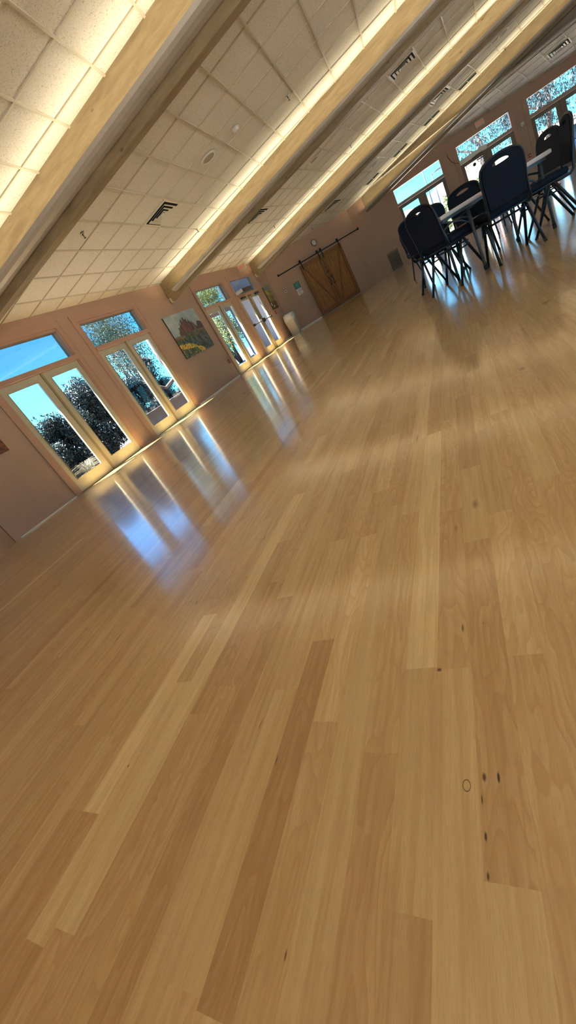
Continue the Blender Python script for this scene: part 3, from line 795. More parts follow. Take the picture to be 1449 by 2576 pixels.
m_ = MB(); m_.box(8.14, 12.33, -.100, -.092, 2.178, 2.222, .002); m_.build('track', 'black_iron', d)
for x in (8.3, 9.4, 10.24, 11.1, 12.17):
    m_ = MB(); m_.tube([(x, -.092, 2.2), (x, 0.0, 2.2)], .013, 8); m_.build('spacer', 'black_iron', d)
for x in (8.15, 12.30):
    m_ = MB(); m_.box(x-.025, x+.025, -.125, -.085, 2.165, 2.255, .006); m_.build('end_stop', 'black_iron', d)
d = MB(); d.box(10.16, 10.33, -.112, -.098, 1.395, 1.42, .003); d.box(10.18, 10.21, -.118, -.098, 1.38, 1.435, .003); d.box(10.28, 10.31, -.118, -.098, 1.38, 1.435, .003)
tag(d.build('door_latch', 'black_iron', mw=WF), 'small black latch bridging the two barn doors above the handles', 'latch')
# clock
d = empty('wall_clock', mw=WF @ T(10.24, 0, 2.59) @ Matrix.Rotation(math.pi/2, 4, 'X')); tag(d, 'round wall clock with pale face above the barn door rail', 'clock')
m_ = MB(); m_.lathe([(.120, 0), (.125, .02), (.118, .038), (.104, .036), (.104, .02)], 32); m_.build('rim', 'bronze', d)
m_ = MB(); m_.lathe([(.105, .018), (.105, .024), (.001, .024)], 32); fc = m_.build('face', 'clock_face', d)
for k_ in range(12):
    m_ = MB(); a_ = k_*math.pi/6; m_.tube([(.078*math.sin(a_), .078*math.cos(a_), .0255), (.094*math.sin(a_), .094*math.cos(a_), .0255)], .0028, 4)
    m_.build('hour_mark', 'black_ink', fc)
for (nm, ang, ln, w_) in (('hour_hand', 305, .052, .004), ('minute_hand', 260, .08, .003)):
    a_ = R(ang); m_ = MB(); m_.tube([(-.012*math.sin(a_), -.012*math.cos(a_), .029), (ln*math.sin(a_), ln*math.cos(a_), .029)], w_, 4); m_.build(nm, 'black_ink', d)
# thermostat
d = empty('thermostat', mw=WF @ T(8.18, 0, 1.59)); tag(d, 'small white square thermostat with dark screen near the signs', 'thermostat')
m_ = MB(); m_.box(-.062, .062, -.006, 0, -.07, .07, .003); m_.build('backplate', 'plate_grey', d)
m_ = MB(); m_.box(-.048, .048, -.028, -.006, -.048, .048, .006); m_.build('cover', 'white_plastic', d)
m_ = MB(); m_.box(-.024, .024, -.031, -.027, -.024, .024); m_.build('screen', 'black_ink', d)
# signs
d = empty('wall_sign', mw=WF @ T(8.755, 0, 1.565)); tag(d, 'teal notice with pale lettering beside the barn door', 'sign')
m_ = MB(); m_.box(-.135, .135, -.006, 0, -.115, .115, .002); m_.build('panel', 'teal_sign', d)
for (yy, ss, tx) in ((.058, .058, 'PLEASE'), (.0, .058, 'KEEP IT'), (-.060, .058, 'CLEAN')):
    text('lettering', tx, ss, 'sign_pale', d, T(0, -.0075, yy) @ Matrix.Rotation(math.pi/2, 4, 'X'), .0008)
d = empty('paper_notice', mw=WF @ T(8.755, 0, 1.315)); tag(d, 'white paper notice taped below the teal sign', 'sign')
m_ = MB(); m_.box(-.125, .125, -.003, 0, -.115, .115); m_.build('sheet', 'paper_white', d)
for (yy, ss, tx) in ((.075, .034, 'PLEASE'), (.035, .044, 'NO DUMPING'), (-.005, .034, 'thank you'), (-.040, .034, 'for your'), (-.073, .034, 'help')):
    text('lettering', tx, ss, 'purple_ink', d, T(0, -.004, yy) @ Matrix.Rotation(math.pi/2, 4, 'X'), .0005)

# ------------------------------------------------------------------ left wall small things
d = empty('fire_alarm_pull', mw=WL @ T(16.53, 0, 1.10)); tag(d, 'small red fire alarm pull below the narrow meadow canvas', 'fire alarm')
m_ = MB(); m_.box(-.045, .045, -.035, 0, -.06, .06, .005); m_.build('body', 'red_paint', d)
m_ = MB(); m_.box(-.032, .032, -.048, -.035, -.012, .010, .003); m_.build('pull_bar', 'white_plastic', d)
d = empty('wall_outlet', mw=WL @ T(11.45, 0, .52)); tag(d, 'painted surface outlet box low on the wall left of the third doors', 'outlet')
m_ = MB(); m_.box(-.04, .04, -.045, 0, -.06, .06, .004); m_.build('box', 'outlet_paint', d)
m_ = MB(); m_.box(-.03, .03, -.050, -.045, -.045, .045, .002); m_.build('cover', 'outlet_paint', d)
m_ = MB(); m_.tube([(.0, -.02, .06), (.02, -.012, .12), (.12, -.012, .2), (.13, -.012, 1.2), (.13, -.012, 2.05)], .008, 6); m_.build('conduit', 'outlet_paint', d)

# waste bin
d = empty('waste_bin', mw=WL @ T(16.80, -.30, 0)); tag(d, 'tan waste bin with clear bag folded over its rim in the corner', 'waste bin')
m_ = MB()
def ring_box(hx, hy, z_): return [(-hx, -hy, z_), (hx, -hy, z_), (hx, hy, z_), (-hx, hy, z_)]
lo_ = ring_box(.15, .17, 0); hi_ = ring_box(.19, .21, .74); lo2 = ring_box(.142, .162, .01); hi2 = ring_box(.182, .202, .74)
vl = [[m_.bm.verts.new(p) for p in q] for q in (lo_, hi_, hi2, lo2)]
for A, Bq in zip(vl, vl[1:]):
    for q in range(4): m_.bm.faces.new((A[q], A[(q+1) % 4], Bq[(q+1) % 4], Bq[q]))
m_.bm.faces.new(vl[0]); m_.bm.faces.new(vl[3])
bmesh.ops.bevel(m_.bm, geom=[e for e in m_.bm.edges if abs(e.verts[0].co.z-e.verts[1].co.z) > .3], offset=.02, segments=2, affect='EDGES')
m_.build('body', 'bin_plastic', d)
m_ = MB(); rg = random.Random(3); K_ = 28; loops = []
for (zz, sc) in ((.58, 1.10), (.66, 1.12), (.745, 1.06), (.80, .98), (.84, .80)):
    lp = []
    for k_ in range(K_):
        a_ = 2*math.pi*k_/K_; e_ = (abs(math.cos(a_))**4/.19**4+abs(math.sin(a_))**4/.21**4)**-.25
        j_ = 1+rg.uniform(-.035, .035); lp.append(m_.bm.verts.new((e_*math.cos(a_)*sc*j_, e_*math.sin(a_)*sc*j_, zz+rg.uniform(-.03, .03))))
    loops.append(lp)
for A, Bq in zip(loops, loops[1:]):
    for k_ in range(K_): f_ = m_.bm.faces.new((A[k_], A[(k_+1) % K_], Bq[(k_+1) % K_], Bq[k_])); f_.smooth = True
m_.build('liner_bag', 'bag_film', d)

# ------------------------------------------------------------------ right wall things
d = empty('wall_louver', mw=WR @ T(-.25, 0, .42)); tag(d, 'olive metal wall louver low in the far corner beside the first window', 'vent')
m_ = MB(); square = ((-.23, .23, -.35, -.32), (-.23, .23, .32, .35), (-.23, -.20, -.32, .32), (.20, .23, -.32, .32))
for (x0, x1, z0, z1) in square: m_.box(x0, x1, -.03, 0, z0, z1)
m_.build('frame', 'louver_metal', d)
m_ = MB()
for k_ in range(15):
    z_ = -.30+k_*.042; m_.prism([(-.20, -.004, z_), (-.20, -.026, z_-.02), (-.20, -.022, z_-.024), (-.20, 0, z_-.004)], (0, 0, 0), (.40, 0, 0))
m_.build('blades', 'louver_metal', d)
d = empty('alarm_strobe', mw=WR @ T(5.09, 0, 2.03)); tag(d, 'small white alarm strobe between two right window doors', 'alarm')
m_ = MB(); m_.box(-.05, .05, -.035, 0, -.06, .06, .005); m_.build('body', 'white_plastic', d)
m_ = MB(); m_.box(-.025, .025, -.05, -.035, -.02, .04, .004); m_.build('lens', 'clock_face', d)
m_ = MB(); m_.box(.0, .03, -.038, -.034, -.045, -.03); m_.build('label_strip', 'black_ink', d)
d = empty('fire_alarm_pull', mw=WR @ T(5.09, 0, 1.04)); tag(d, 'red fire alarm pull on the right wall above the white table edge', 'fire alarm')
m_ = MB(); m_.box(-.045, .045, -.04, 0, -.06, .06, .005); m_.build('body', 'red_paint', d)
m_ = MB(); m_.box(-.032, .032, -.055, -.04, -.012, .012, .003); m_.build('pull_bar', 'paper_white', d)
d = empty('door_operator', mw=WR @ T(3.42, 0, 2.10)); tag(d, 'long grey automatic door operator box above the window door under the exit sign', 'door operator')
m_ = MB(); m_.box(-.47, .47, -.16, -.046, -.06, .06, .006); m_.build('housing', 'operator_grey', d)
m_ = MB(); m_.tube([(.30, -.10, -.06), (.30, -.10, -.09), (.05, -.22, -.09), (-.05, -.02, -.11)], .012, 6); m_.build('arm', 'bronze', d)
m_ = MB(); m_.tube([(-.47, -.10, .02), (-.60, -.04, .08), (-.70, -.01, .22), (-.76, -.01, .38), (-.76, -.01, .50)], .008, 6); m_.build('cable', 'red_cable', d)
d = MB(); d.lathe([(.058, 0), (.058, .003), (.001, .003)], 28); so_ = d.build('round_decal', 'black_ink', mw=WR @ T(3.41, .034, 1.80) @ Matrix.Rotation(math.pi/2, 4, 'X'))
tag(so_, 'round dark decal on the glass under the grey operator box', 'decal')
d = MB(); d.box(-.11, .11, -.003, 0, -.017, .017, .001); so_ = d.build('strip_decal', 'decal_blue', mw=WR @ T(3.62, .036, 1.875)); tag(so_, 'dark oblong decal at the top of the glass beside the round one', 'decal')

# right ceiling diffuser
B = BAYS['45']
def bay_mw(B, x, y):
    z = plane_z(B, x, y); m_ = B['mw'].copy(); m_.translation = V3(x, y, z)
    return m_ if B['up'] > 0 else m_ @ Matrix.Rotation(math.pi, 4, 'X')
DIFF_R.matrix_world = bay_mw(B, 19.95, -4.28)

# ------------------------------------------------------------------ table
def folding_table():
    ang = math.atan2(-.881, .472); L_, W = 1.27, .76
    root = empty('folding_table', loc=(5.45, .03, 0), rz=ang)
    tag(root, 'white rectangular folding table ringed by the dark banquet chairs', 'table')
    m_ = MB(); m_.box(0, L_, 0, W, .670, .712, .014); m_.build('tabletop', 'table_plastic', root)
    m_ = MB(); m_.box(.04, L_-.04, .05, .075, .645, .672); m_.box(.04, L_-.04, W-.075, W-.05, .645, .672); m_.build('side_rail', 'table_steel', root)
    for xx, s_ in ((.345, 1), (L_-.09, -1)):
        for yy in (.09, W-.09):
            m_ = MB(); m_.tube([(xx, yy, .66), (xx+.0, yy-(.012 if yy < .3 else -.012), .02)], [.019, .015], 10)
            lg = m_.build('leg', 'table_steel', root)
            m_ = MB(); m_.tube([(xx, yy-(.012 if yy < .3 else -.012), .05), (xx, yy-(.012 if yy < .3 else -.012), 0)], .019, 10); m_.build('foot_cap', 'rubber', lg)
        m_ = MB(); m_.tube([(xx, .09, .56), (xx, .25, .60), (xx, W/2, .61), (xx, W-.25, .60), (xx, W-.09, .56)], .011, 8); m_.build('cross_brace', 'table_steel', root)
        m_ = MB(); x2 = xx-.28*s_ if s_ > 0 else xx+.0
        if s_ > 0:
            pts = [(xx-.005, .09, .50), (xx-.10, .09, .575), (xx-.20, .09, .61), (xx-.30, .09, .65)]
        else:
            pts = [(xx, .10, .44), (xx-.08, .14, .54), (xx-.16, .18, .60), (xx-.27, .22, .655)]
        m_.tube(pts, .009, 8); m_.build('folding_brace', 'table_steel', root)
        m_ = MB(); m_.tube([(xx, W/2, .60), (xx+.30*s_ if s_ > 0 else xx-.30, W/2, .65)], .010, 8); m_.build('center_brace', 'table_steel', root)
folding_table()

# ------------------------------------------------------------------ banquet chairs
def crown(hw, hb, ht):
    """outline of the back in (y,z), bottom to crown"""
    pts = [(-hw*.93, hb), (hw*.93, hb)]
    cur = [(hw*.96, hb+.10), (hw, hb+.20), (hw, ht-.125), (hw*.975, ht-.085), (hw*.91, ht-.052), (hw*.78, ht-.030), (hw*.58, ht-.014), (hw*.32, ht-.004), (0, ht)]
    return pts + cur + [(-y, z) for y, z in cur[-2::-1]]
def lean(z): return -.005 - max(0, z-.45)*.17
def make_chair(fab='navy_fabric', frm='black_frame'):
    root = empty('banquet_chair', loc=(0, 0, 0))
    m_ = MB(); m_.box(.03, .46, -.203, .203, .435, .495, .022)
    for v in m_.bm.verts:
        if v.co.z > .47: v.co.z += .012*(1-((v.co.x-.245)/.22)**2)*(1-(v.co.y/.203)**2)
    for f_ in m_.bm.faces: f_.smooth = True
    m_.build('seat', fab, root)
    m_ = MB(); m_.box(.04, .45, -.205, .205, .420, .436, .004); m_.build('seat_pan', frm, root)
    # back pad with grip slot
    hb, ht = .505, .897
    out_ = crown(.184, hb, ht)
    slot = []
    n_ = 9
    for q in range(n_): a_ = math.pi*q/(n_-1); slot.append((.080*math.cos(a_), ht-.062+.026*math.sin(a_)))
    for q in range(1, n_-1): a_ = math.pi+math.pi*q/(n_-1); slot.append((.080*math.cos(a_), ht-.062+.008*math.sin(a_)))
    m_ = MB(); m_.plate(out_, [slot], .036, lambda p: Vector((p.y-.018+lean(p.z), p.x, p.z)))
    m_.build('backrest', fab, root)
    # frame around the back continuing down and under the seat
    m_ = MB()
    pts = []
    side = [(.20, .190, .425), (.10, .195, .413), (.03, .197, .415), (-.005, .196, .44), (-.012, .192, .50)]
    cr = crown(.194, hb, ht+.008)[2:]
    full = side + [(lean(z), y, z) for y, z in cr] + [(x, -y, z) for x, y, z in side[::-1]]
    m_.tube(full, .0125, 8); m_.build('back_frame', frm, root)
    for sy in (-1, 1):
        m_ = MB(); m_.tube([(.17, sy*.195, .425), (.12, sy*.20, .32), (-.03, sy*.215, .0)], [.0145, .0145, .013], 8)
        lg = m_.build('leg', frm, root)
        c_ = MB(); c_.tube([(-.020, sy*.2143, .022), (-.031, sy*.2155, .0)], .0155, 8); c_.build('foot_cap', 'rubber', lg)
        m_ = MB(); m_.tube([(.21, sy*.195, .425), (.26, sy*.198, .32), (.43, sy*.205, .0)], [.0145, .0145, .013], 8)
        lg = m_.build('leg', frm, root)
        c_ = MB(); c_.tube([(.419, sy*.2045, .022), (.431, sy*.2055, .0)], .0155, 8); c_.build('foot_cap', 'rubber', lg)
        m_ = MB(); m_.tube([(.115, sy*.20, .335), (.275, sy*.20, .335)], .008, 6); m_.build('stretcher', frm, root)
    m_ = MB(); m_.tube([(.27, -.198, .375), (.27, .198, .375)], .007, 6); m_.build('stretcher', frm, root)
    m_ = MB(); m_.tube([(.125, -.198, .375), (.125, .198, .375)], .007, 6); m_.build('stretcher', frm, root)
    return root
GRP = 'dark banquet chairs around the folding table'
CH = [
 ((5.42, -.56), 12, 'largest dark banquet chair, its back hiding the middle of the table'),
 ((5.55, .17), -41, 'dark banquet chair at the near left end of the table, white edge beside it'),
 ((6.38, .33), -41, 'leftmost dark banquet chair, shiny frame, beside the wall louver'),
 ((6.98, -.28), 172, 'dark banquet chair behind the table between the first two window doors'),
 ((6.97, .17), 20, 'banquet chair barely peeking out behind the table, only its grip corner visible'),
 ((6.95, -1.18), 118, 'charcoal banquet chair at the right table end, before the third window doors'),
 ((6.10, -1.18), 93, 'rightmost banquet chair seen almost edge on at the right end of the table'),
]
ch0 = make_chair()
ch6 = make_chair('charcoal_fabric'); ch_s = make_chair('navy_fabric', 'silver_frame')
for i, ((x, y), az, lab) in enumerate(CH):
    if i == 0: o_ = ch0
    elif i == 5: o_ = ch6
    elif i == 2: o_ = ch_s
    else: o_ = copy_tree(ch0)
    o_.location = (x, y, 0); o_.rotation_euler = (0, 0, R(az)); tag(o_, lab, 'chair', GRP)
for (x, y, az, lab) in ((9.95, .62, -20, 'distant banquet chair whose legs show between those of the leftmost chair'),
                        (9.7, -.95, 10, 'distant banquet chair whose legs show under the largest chair'),
                        (10.9, -.78, 190, 'farthest banquet chair, legs seen under the largest chair near the window glare')):
    o_ = copy_tree(ch0); o_.location = (x, y, 0); o_.rotation_euler = (0, 0, R(az)); tag(o_, lab, 'chair', 'banquet chairs standing farther back')

# ------------------------------------------------------------------ outdoors
g = MB(); g.box(-12, 140, -80, 90, -.4, -.14); tag(g.build('ground', 'pale_soil'), kind='structure')
g = MB(); g.box(-30, 160, .16, 160, -.139, -.10); tag(g.build('garden_ground', 'shaded_ground', mw=WL), kind='structure')  # dark sheet over the pale soil, yard shade put into its colour
g = MB(); g.box(1.5, 17.7, .16, 1.1, -.10, -.03); tag(g.build('patio', 'patio_grey', mw=WL), kind='structure')
g = MB(); g.box(-2, 15, .16, 4.5, -.13, -.03); tag(g.build('walkway', 'patio_grey', mw=WR), kind='structure')
# eave that shades the left doors
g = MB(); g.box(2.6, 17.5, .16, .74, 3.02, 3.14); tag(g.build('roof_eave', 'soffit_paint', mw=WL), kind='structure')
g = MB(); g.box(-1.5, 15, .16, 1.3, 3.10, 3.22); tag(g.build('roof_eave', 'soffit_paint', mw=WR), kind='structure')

def leaves(mb_, pts, size, rnd, droop=0, long=1.7):
    bm = mb_.bm
    for p in pts:
        s_ = size*rnd.uniform(.6, 1.35)
        d = V3(rnd.gauss(0, 1), rnd.gauss(0, 1), rnd.gauss(0, 1)-droop)
        if d.length < .01: continue
        d.normalize(); e = d.cross(V3(rnd.gauss(0, 1), rnd.gauss(0, 1), rnd.gauss(0, 1)))
        if e.length < .01: continue
        e.normalize(); nn = d.cross(e)
        a_ = bm.verts.new(p); b_ = bm.verts.new(p+d*s_*long*.5+e*s_*.42+nn*s_*.12); c_ = bm.verts.new(p+d*s_*long); q = bm.verts.new(p+d*s_*long*.5-e*s_*.42+nn*s_*.12)
        bm.faces.new((a_, b_, c_)); bm.faces.new((a_, c_, q))
def plant(name, cat, label, base, h_, rx, ry, n_, size, mat, seed, z0=.15, clumps=10, stems=4, droop=0, trunk=.03, group=None, lift=None):
    rnd = random.Random(seed); root = empty(name, loc=base); tag(root, label, cat, group)
    cl = []
    for _ in range(clumps):
        a_ = rnd.uniform(0, 2*math.pi); rr = math.sqrt(rnd.random())*.75; zz = rnd.uniform(z0+.1*h_, h_*.92)
        fall = 1-.55*(zz/h_)**2
        cl.append((V3(rx*rr*math.cos(a_)*fall, ry*rr*math.sin(a_)*fall, zz), rnd.uniform(.22, .42)*min(rx, h_*.6)))
    pts = []
    for _ in range(n_):
        c_, r_ = rnd.choice(cl); v = V3(rnd.gauss(0, 1), rnd.gauss(0, 1), rnd.gauss(0, .9)); v.normalize()
        p = c_+v*r_*(rnd.random()**.4)
        if p.z > z0*.4: pts.append(p)
    m_ = MB(); leaves(m_, pts, size, rnd, droop); fo = m_.build('foliage', mat, root)
    m_ = MB()
    for k_ in range(stems):
        c_, r_ = cl[k_ % len(cl)]; bx_ = V3(rnd.uniform(-.1, .1)*rx*.5, rnd.uniform(-.1, .1)*ry*.5, -.12)
        mid = (bx_+c_)*.5+V3(rnd.uniform(-.1, .1), rnd.uniform(-.1, .1), .05)*rx
        m_.tube([bx_, mid, c_], [trunk, trunk*.75, trunk*.35], 6)
    m_.build('stems', 'bark', root)
    return root
# behind door 1
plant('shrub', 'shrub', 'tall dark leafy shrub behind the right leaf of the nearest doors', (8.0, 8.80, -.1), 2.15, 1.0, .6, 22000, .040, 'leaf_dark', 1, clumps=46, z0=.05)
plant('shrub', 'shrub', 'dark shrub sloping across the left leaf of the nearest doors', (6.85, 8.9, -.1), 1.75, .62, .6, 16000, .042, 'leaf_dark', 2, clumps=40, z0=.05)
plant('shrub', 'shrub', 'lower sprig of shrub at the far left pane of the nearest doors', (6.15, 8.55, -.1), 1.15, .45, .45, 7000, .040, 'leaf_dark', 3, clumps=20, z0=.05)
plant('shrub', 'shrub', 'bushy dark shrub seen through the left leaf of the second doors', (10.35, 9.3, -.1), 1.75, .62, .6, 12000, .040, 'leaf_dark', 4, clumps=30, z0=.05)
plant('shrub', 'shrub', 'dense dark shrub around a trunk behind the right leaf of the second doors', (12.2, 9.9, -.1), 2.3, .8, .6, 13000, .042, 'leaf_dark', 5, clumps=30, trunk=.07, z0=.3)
plant('tree', 'tree', 'airy pale tree with thin leaves behind the second doors', (16.4, 14.0, -.1), 5.2, 2.3, 1.6, 12000, .045, 'leaf_willow', 6, z0=1.2, clumps=30, stems=9, droop=.6, trunk=.06)
plant('tree', 'tree', 'grey tree filling the transom above the second doors', (20.2, 17.0, -.1), 8.0, 3.0, 2.4, 9000, .065, 'leaf_willow', 7, z0=3, clumps=34, stems=10, droop=.5, trunk=.09)
plant('tree', 'tree', 'sunlit yellow green tree behind the third doors', (25.3, 13.4, -.1), 4.9, 2.6, 1.7, 15000, .065, 'leaf_yellow', 8, z0=.7, clumps=30, stems=8, trunk=.07)
plant('shrub', 'shrub', 'dark low shrub at the foot of the third doors', (15.0, 8.8, -.1), .95, .5, .5, 3500, .06, 'leaf_dark', 9, clumps=10)
# ornamental grass tuft
root = empty('grass_tuft', loc=(6.25, 7.95, -.1)); tag(root, 'spiky brown grass tuft outside the bottom of the nearest doors', 'grass')
rnd = random.Random(5); m_ = MB()
for k_ in range(260):
    a_ = rnd.uniform(0, 2*math.pi); r_ = rnd.uniform(.15, .5); hgt = rnd.uniform(.3, .62)
    p0 = V3(rnd.uniform(-.05, .05), rnd.uniform(-.05, .05), 0); p2 = V3(r_*math.cos(a_), r_*math.sin(a_), hgt*.75); p1 = V3(r_*.35*math.cos(a_), r_*.35*math.sin(a_), hgt*.8)
    m_.tube([p0, p1, p2], [.004, .003, .001], 3, cap=False)
m_.build('blades', 'leaf_grass', root)
# planter wall, container, bin outside
g = MB(); g.box(-1.9, 1.4, -.15, .15, 0, .62, .02); tag(g.build('planter_wall', 'dark_planter', mw=T(9.9, 7.78, -.12)), 'low dark planter wall outside the nearest doors', 'wall')
d = empty('waste_container', mw=T(11.45, 8.4, -.1)); tag(d, 'grey blue outdoor container outside the second doors', 'container')
m_ = MB(); m_.box(-.25, .25, -.2, .2, 0, .45, .03); m_.build('body', 'building_paint', d)
m_ = MB(); m_.box(-.28, .28, -.23, .23, .45, .52, .02); m_.build('lid', 'patio_grey', d)
# tree trunk by door 2
d = empty('tree', loc=(12.05, 8.7, -.12)); tag(d, 'thick dark trunk with a forked limb behind the second doors', 'tree')
m_ = MB(); m_.tube([(.25, 0, 0), (.15, 0, .6), (0, 0, 1.1), (-.15, .1, 1.7), (-.1, .2, 2.6)], [.20, .15, .13, .11, .06], 10); tr_ = m_.build('trunk', 'bark', d)
m_ = MB(); m_.tube([(.05, 0, .95), (-.35, .05, 1.05), (-.8, .1, .95), (-1.2, .1, 1.15)], [.09, .06, .05, .03], 8); m_.build('branch', 'bark', tr_)
# blue grey annex behind doors 3 and 4
g = MB(); g.box(0, .32, 0, .12, 0, 2.42); tag(g.build('porch_pillar', 'building_paint', mw=T(15.60, 7.92, -.12)), 'blue grey porch pillar at the right of the third doors', 'pillar')
g = MB(); g.box(0, 8, 0, .3, 0, 3.4); tag(g.build('annex_wall', 'building_paint', mw=T(17.35, 8.15, -.12)), 'plain blue grey annex wall outside the panic bar doors', 'wall')
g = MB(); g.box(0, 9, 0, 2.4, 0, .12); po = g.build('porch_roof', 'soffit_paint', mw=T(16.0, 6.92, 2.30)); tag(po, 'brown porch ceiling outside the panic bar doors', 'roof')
d = MB(); d.lathe([(.07, 0), (.06, -.03), (.001, -.035)], 16); tag(d.build('porch_lamp', 'lamp_glow', mw=T(16.35, 7.35, 2.30)), 'small glowing porch lamp seen through the transom of the panic bar doors', 'lamp')

# beyond the right windows
def hill(name, label, cx, cy, rx, ry, hh, seed, mat='red_rock'):
    bm = bmesh.new(); nx, ny = 60, 40; vs = []
    for i in range(nx+1):
        row = []
        for j in range(ny+1):
            u_, v_ = i/nx*2-1, j/ny*2-1
            r_ = min(1, math.sqrt(u_*u_+v_*v_)); z_ = hh*(1-r_*r_)*(.55+.9*max(0, fbm(u_*1.5+seed, v_*1.5, 2.0)))
            row.append(bm.verts.new((cx+u_*rx, cy+v_*ry, -.35+max(0, z_))))
        vs.append(row)
    for i in range(nx):
        for j in range(ny): bm.faces.new((vs[i][j], vs[i+1][j], vs[i+1][j+1], vs[i][j+1]))
    me = bpy.data.meshes.new(name); bm.to_mesh(me); bm.free(); me.materials.append(MAT[mat])
    o_ = bpy.data.objects.new(name, me); COL.objects.link(o_); tag(o_, label, 'hill')
hill('hill', 'pale red rock hillside beyond the right hand windows', 74, 4, 16, 30, 5.2, 1)
def lamp_post(x, y, h_, arm, label):
    d = empty('street_lamp', loc=(x, y, -.12)); tag(d, label, 'street lamp')
    m_ = MB(); m_.tube([(0, 0, 0), (0, 0, h_)], [.09, .06], 8); m_.build('pole', 'lamp_metal', d)
    if arm:
        m_ = MB(); m_.tube([(0, 0, h_), (0, -.5, h_+.05)], .05, 6); m_.box(-.15, .15, -1.25, -.45, h_-.02, h_+.14, .02); m_.build('lamp_head', 'lamp_metal', d)
def wr_xy(s_, dist):   # a point beyond the right wall on the sight line through coordinate s_
    p = WR @ V3(s_, 0, 0); f_ = dist/p.length; return (p.x*f_, p.y*f_)
x, y = wr_xy(1.72, 44); lamp_post(x, y, 4.95, False, 'dark bare pole seen through the first right window')
x, y = wr_xy(1.98, 52); lamp_post(x, y, 4.95, True, 'street lamp with angled head seen through the first right window')
def hanging_tree(s_, dist, h_, rx, seed, label, n_=5200):
    x, y = wr_xy(s_, dist); rnd = random.Random(seed)
    d = empty('tree', loc=(x, y, -.12)); tag(d, label, 'tree')
    m_ = MB(); pts = []
    for k_ in range(60):
        a_ = rnd.uniform(0, 2*math.pi); r_ = rx*math.sqrt(rnd.random()); zt_ = h_*rnd.uniform(.6, 1.0); ln = rnd.uniform(.5, 1.7)
        for q in range(n_//60):
            f_ = rnd.random(); pts.append(V3(r_*math.cos(a_)+rnd.gauss(0, .10), r_*math.sin(a_)+rnd.gauss(0, .10), zt_-ln*f_))
    leaves(m_, pts, .050, rnd, droop=2.2, long=2.6); m_.build('foliage', 'leaf_hanging', d)
    m_ = MB(); m_.tube([(0, 0, 0), (.1, .2, h_*.3), (0, -.1, h_*.6), (.2, .1, h_*.9)], [.16, .13, .09, .04], 8)
    for k_ in range(5):
        a_ = k_*1.25; m_.tube([(0, 0, h_*(.45+.08*k_)), (rx*.5*math.cos(a_), rx*.5*math.sin(a_), h_*(.62+.06*k_)), (rx*.9*math.cos(a_), rx*.9*math.sin(a_), h_*.85)], [.07, .05, .02], 6)
    m_.build('trunk', 'bark', d)
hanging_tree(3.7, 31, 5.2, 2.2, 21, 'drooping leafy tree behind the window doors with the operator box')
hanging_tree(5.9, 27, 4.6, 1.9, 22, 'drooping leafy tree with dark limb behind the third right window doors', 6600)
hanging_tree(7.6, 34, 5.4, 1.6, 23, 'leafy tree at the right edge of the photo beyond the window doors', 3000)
for i, (s_, dd, hh, rr) in enumerate(((.9, 40, 1.9, 1.3), (2.2, 38, 3.0, 1.3), (3.2, 45, 2.4, 1.6), (4.6, 42, 2.3, 1.7))):
    x, y = wr_xy(s_, dd); plant('shrub', 'shrub', ['low green shrub beyond the left pane of the first right window', 'taller green shrub beyond the right pane of the first right window', 'green shrub beyond the glass with the round decal', 'green shrub on the slope between the second and third right windows'][i],
          (x, y, -.2), hh, rr, rr, 1500, .12, 'leaf_green', 40+i, clumps=12)
d = empty('parked_car', loc=(*wr_xy(6.9, 29.5), -.14), rz=R(75)); tag(d, 'dark parked car seen through the glass at the right edge', 'car')
m_ = MB(); m_.box(-2.1, 2.1, -.85, .85, .28, .85, .12); m_.build('body', 'car_blue', d)
m_ = MB(); m_.prism([(-1.5, -.72, .85), (1.1, -.72, .85), (.5, -.72, 1.42), (-1.1, -.72, 1.42)], (0, 0, 0), (0, 1.44, 0)); m_.build('cabin', 'car_glass', d)
for sx_ in (-1.3, 1.3):
    for sy_ in (-1, 1):
        m_ = MB(); m_.lathe([(.20, -.1), (.32, -.1), (.33, 0), (.32, .1), (.20, .1)], 20); w_ = m_.build('wheel', 'rubber', d); w_.matrix_basis = T(sx_, sy_*.8, .33) @ Matrix.Rotation(math.pi/2, 4, 'X')
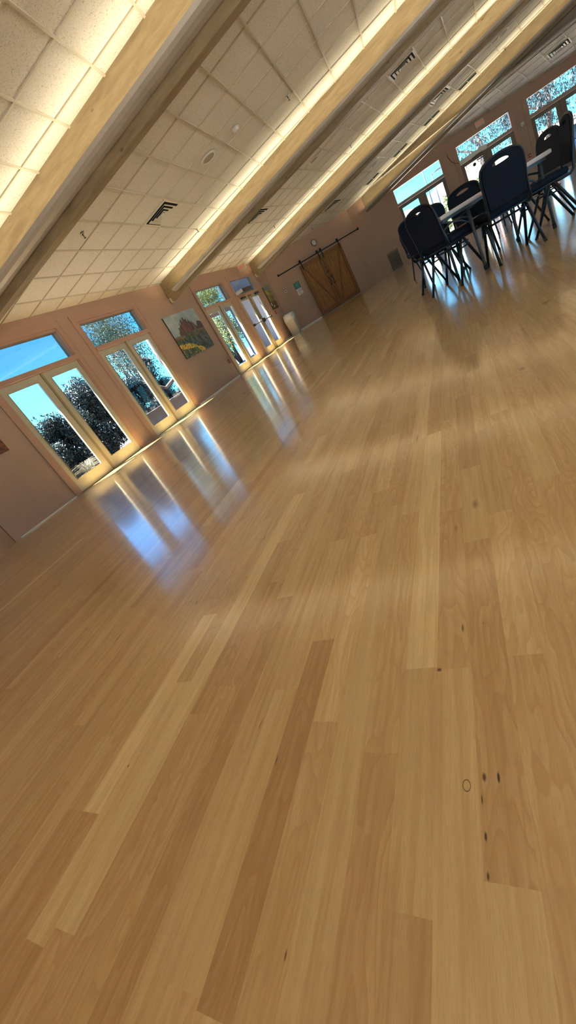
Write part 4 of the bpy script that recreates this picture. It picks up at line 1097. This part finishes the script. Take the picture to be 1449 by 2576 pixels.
g = MB(); g.box(-1.2, 1.2, -.1, .1, 0, .16, .02); so_ = g.build('parking_curb', 'curb_yellow', mw=T(*wr_xy(7.1, 27.0), -.14) @ Matrix.Rotation(R(80), 4, 'Z')); tag(so_, 'yellow parking curb outside the rightmost window', 'curb')

# ------------------------------------------------------------------ light
w = bpy.data.worlds.new('world'); SC.world = w; w.use_nodes = True; t = w.node_tree; t.nodes.clear()
out = N(t, 'ShaderNodeOutputWorld'); bg = N(t, 'ShaderNodeBackground'); tc = N(t, 'ShaderNodeTexCoord'); sp = N(t, 'ShaderNodeSeparateXYZ')
t.links.new(tc.outputs['Generated'], sp.inputs[0])
c = ramp(t, sp.outputs[2], [(0, (.12, .64, .82)), (.08, (.10, .56, .86)), (.20, (.08, .34, .80)), (.34, (.085, .24, .58)), (.9, (.065, .18, .44))])
nz = N(t, 'ShaderNodeTexNoise'); nz.inputs['Scale'].default_value = 5; nz.inputs['Detail'].default_value = 5
mpp = N(t, 'ShaderNodeMapping'); mpp.inputs['Scale'].default_value = (1, 1, 4); t.links.new(tc.outputs['Generated'], mpp.inputs[0]); t.links.new(mpp.outputs[0], nz.inputs['Vector'])
cl_ = ramp(t, nz.outputs[0], [(.55, (0, 0, 0)), (.8, (.16, .16, .16))])
c = mixc(t, cl_, c, (.55, .75, .9))
t.links.new(c, bg.inputs[0]); bg.inputs[1].default_value = 2.1; t.links.new(bg.outputs[0], out.inputs[0])
sun = bpy.data.lights.new('sun', 'SUN'); sun.energy = 33.0; sun.angle = .009; sun.color = (1, .93, .80)
so_ = bpy.data.objects.new('sun', sun); COL.objects.link(so_)
sd = V3(-.20, .42, 1.0).normalized()       # towards the sun
so_.matrix_world = sd.to_track_quat('Z', 'Y').to_matrix().to_4x4()

SC.view_settings.view_transform = 'Standard'; SC.view_settings.look = 'None'; SC.view_settings.gamma = 1
SC.view_settings.exposure = 1.2
try: SC.view_settings.use_curve_mapping = False
except Exception: pass
SC.cycles.use_denoising = True
SC.cycles.max_bounces = 10; SC.cycles.diffuse_bounces = 6; SC.cycles.glossy_bounces = 5; SC.cycles.transparent_max_bounces = 16
SC.cycles.sample_clamp_indirect = 6
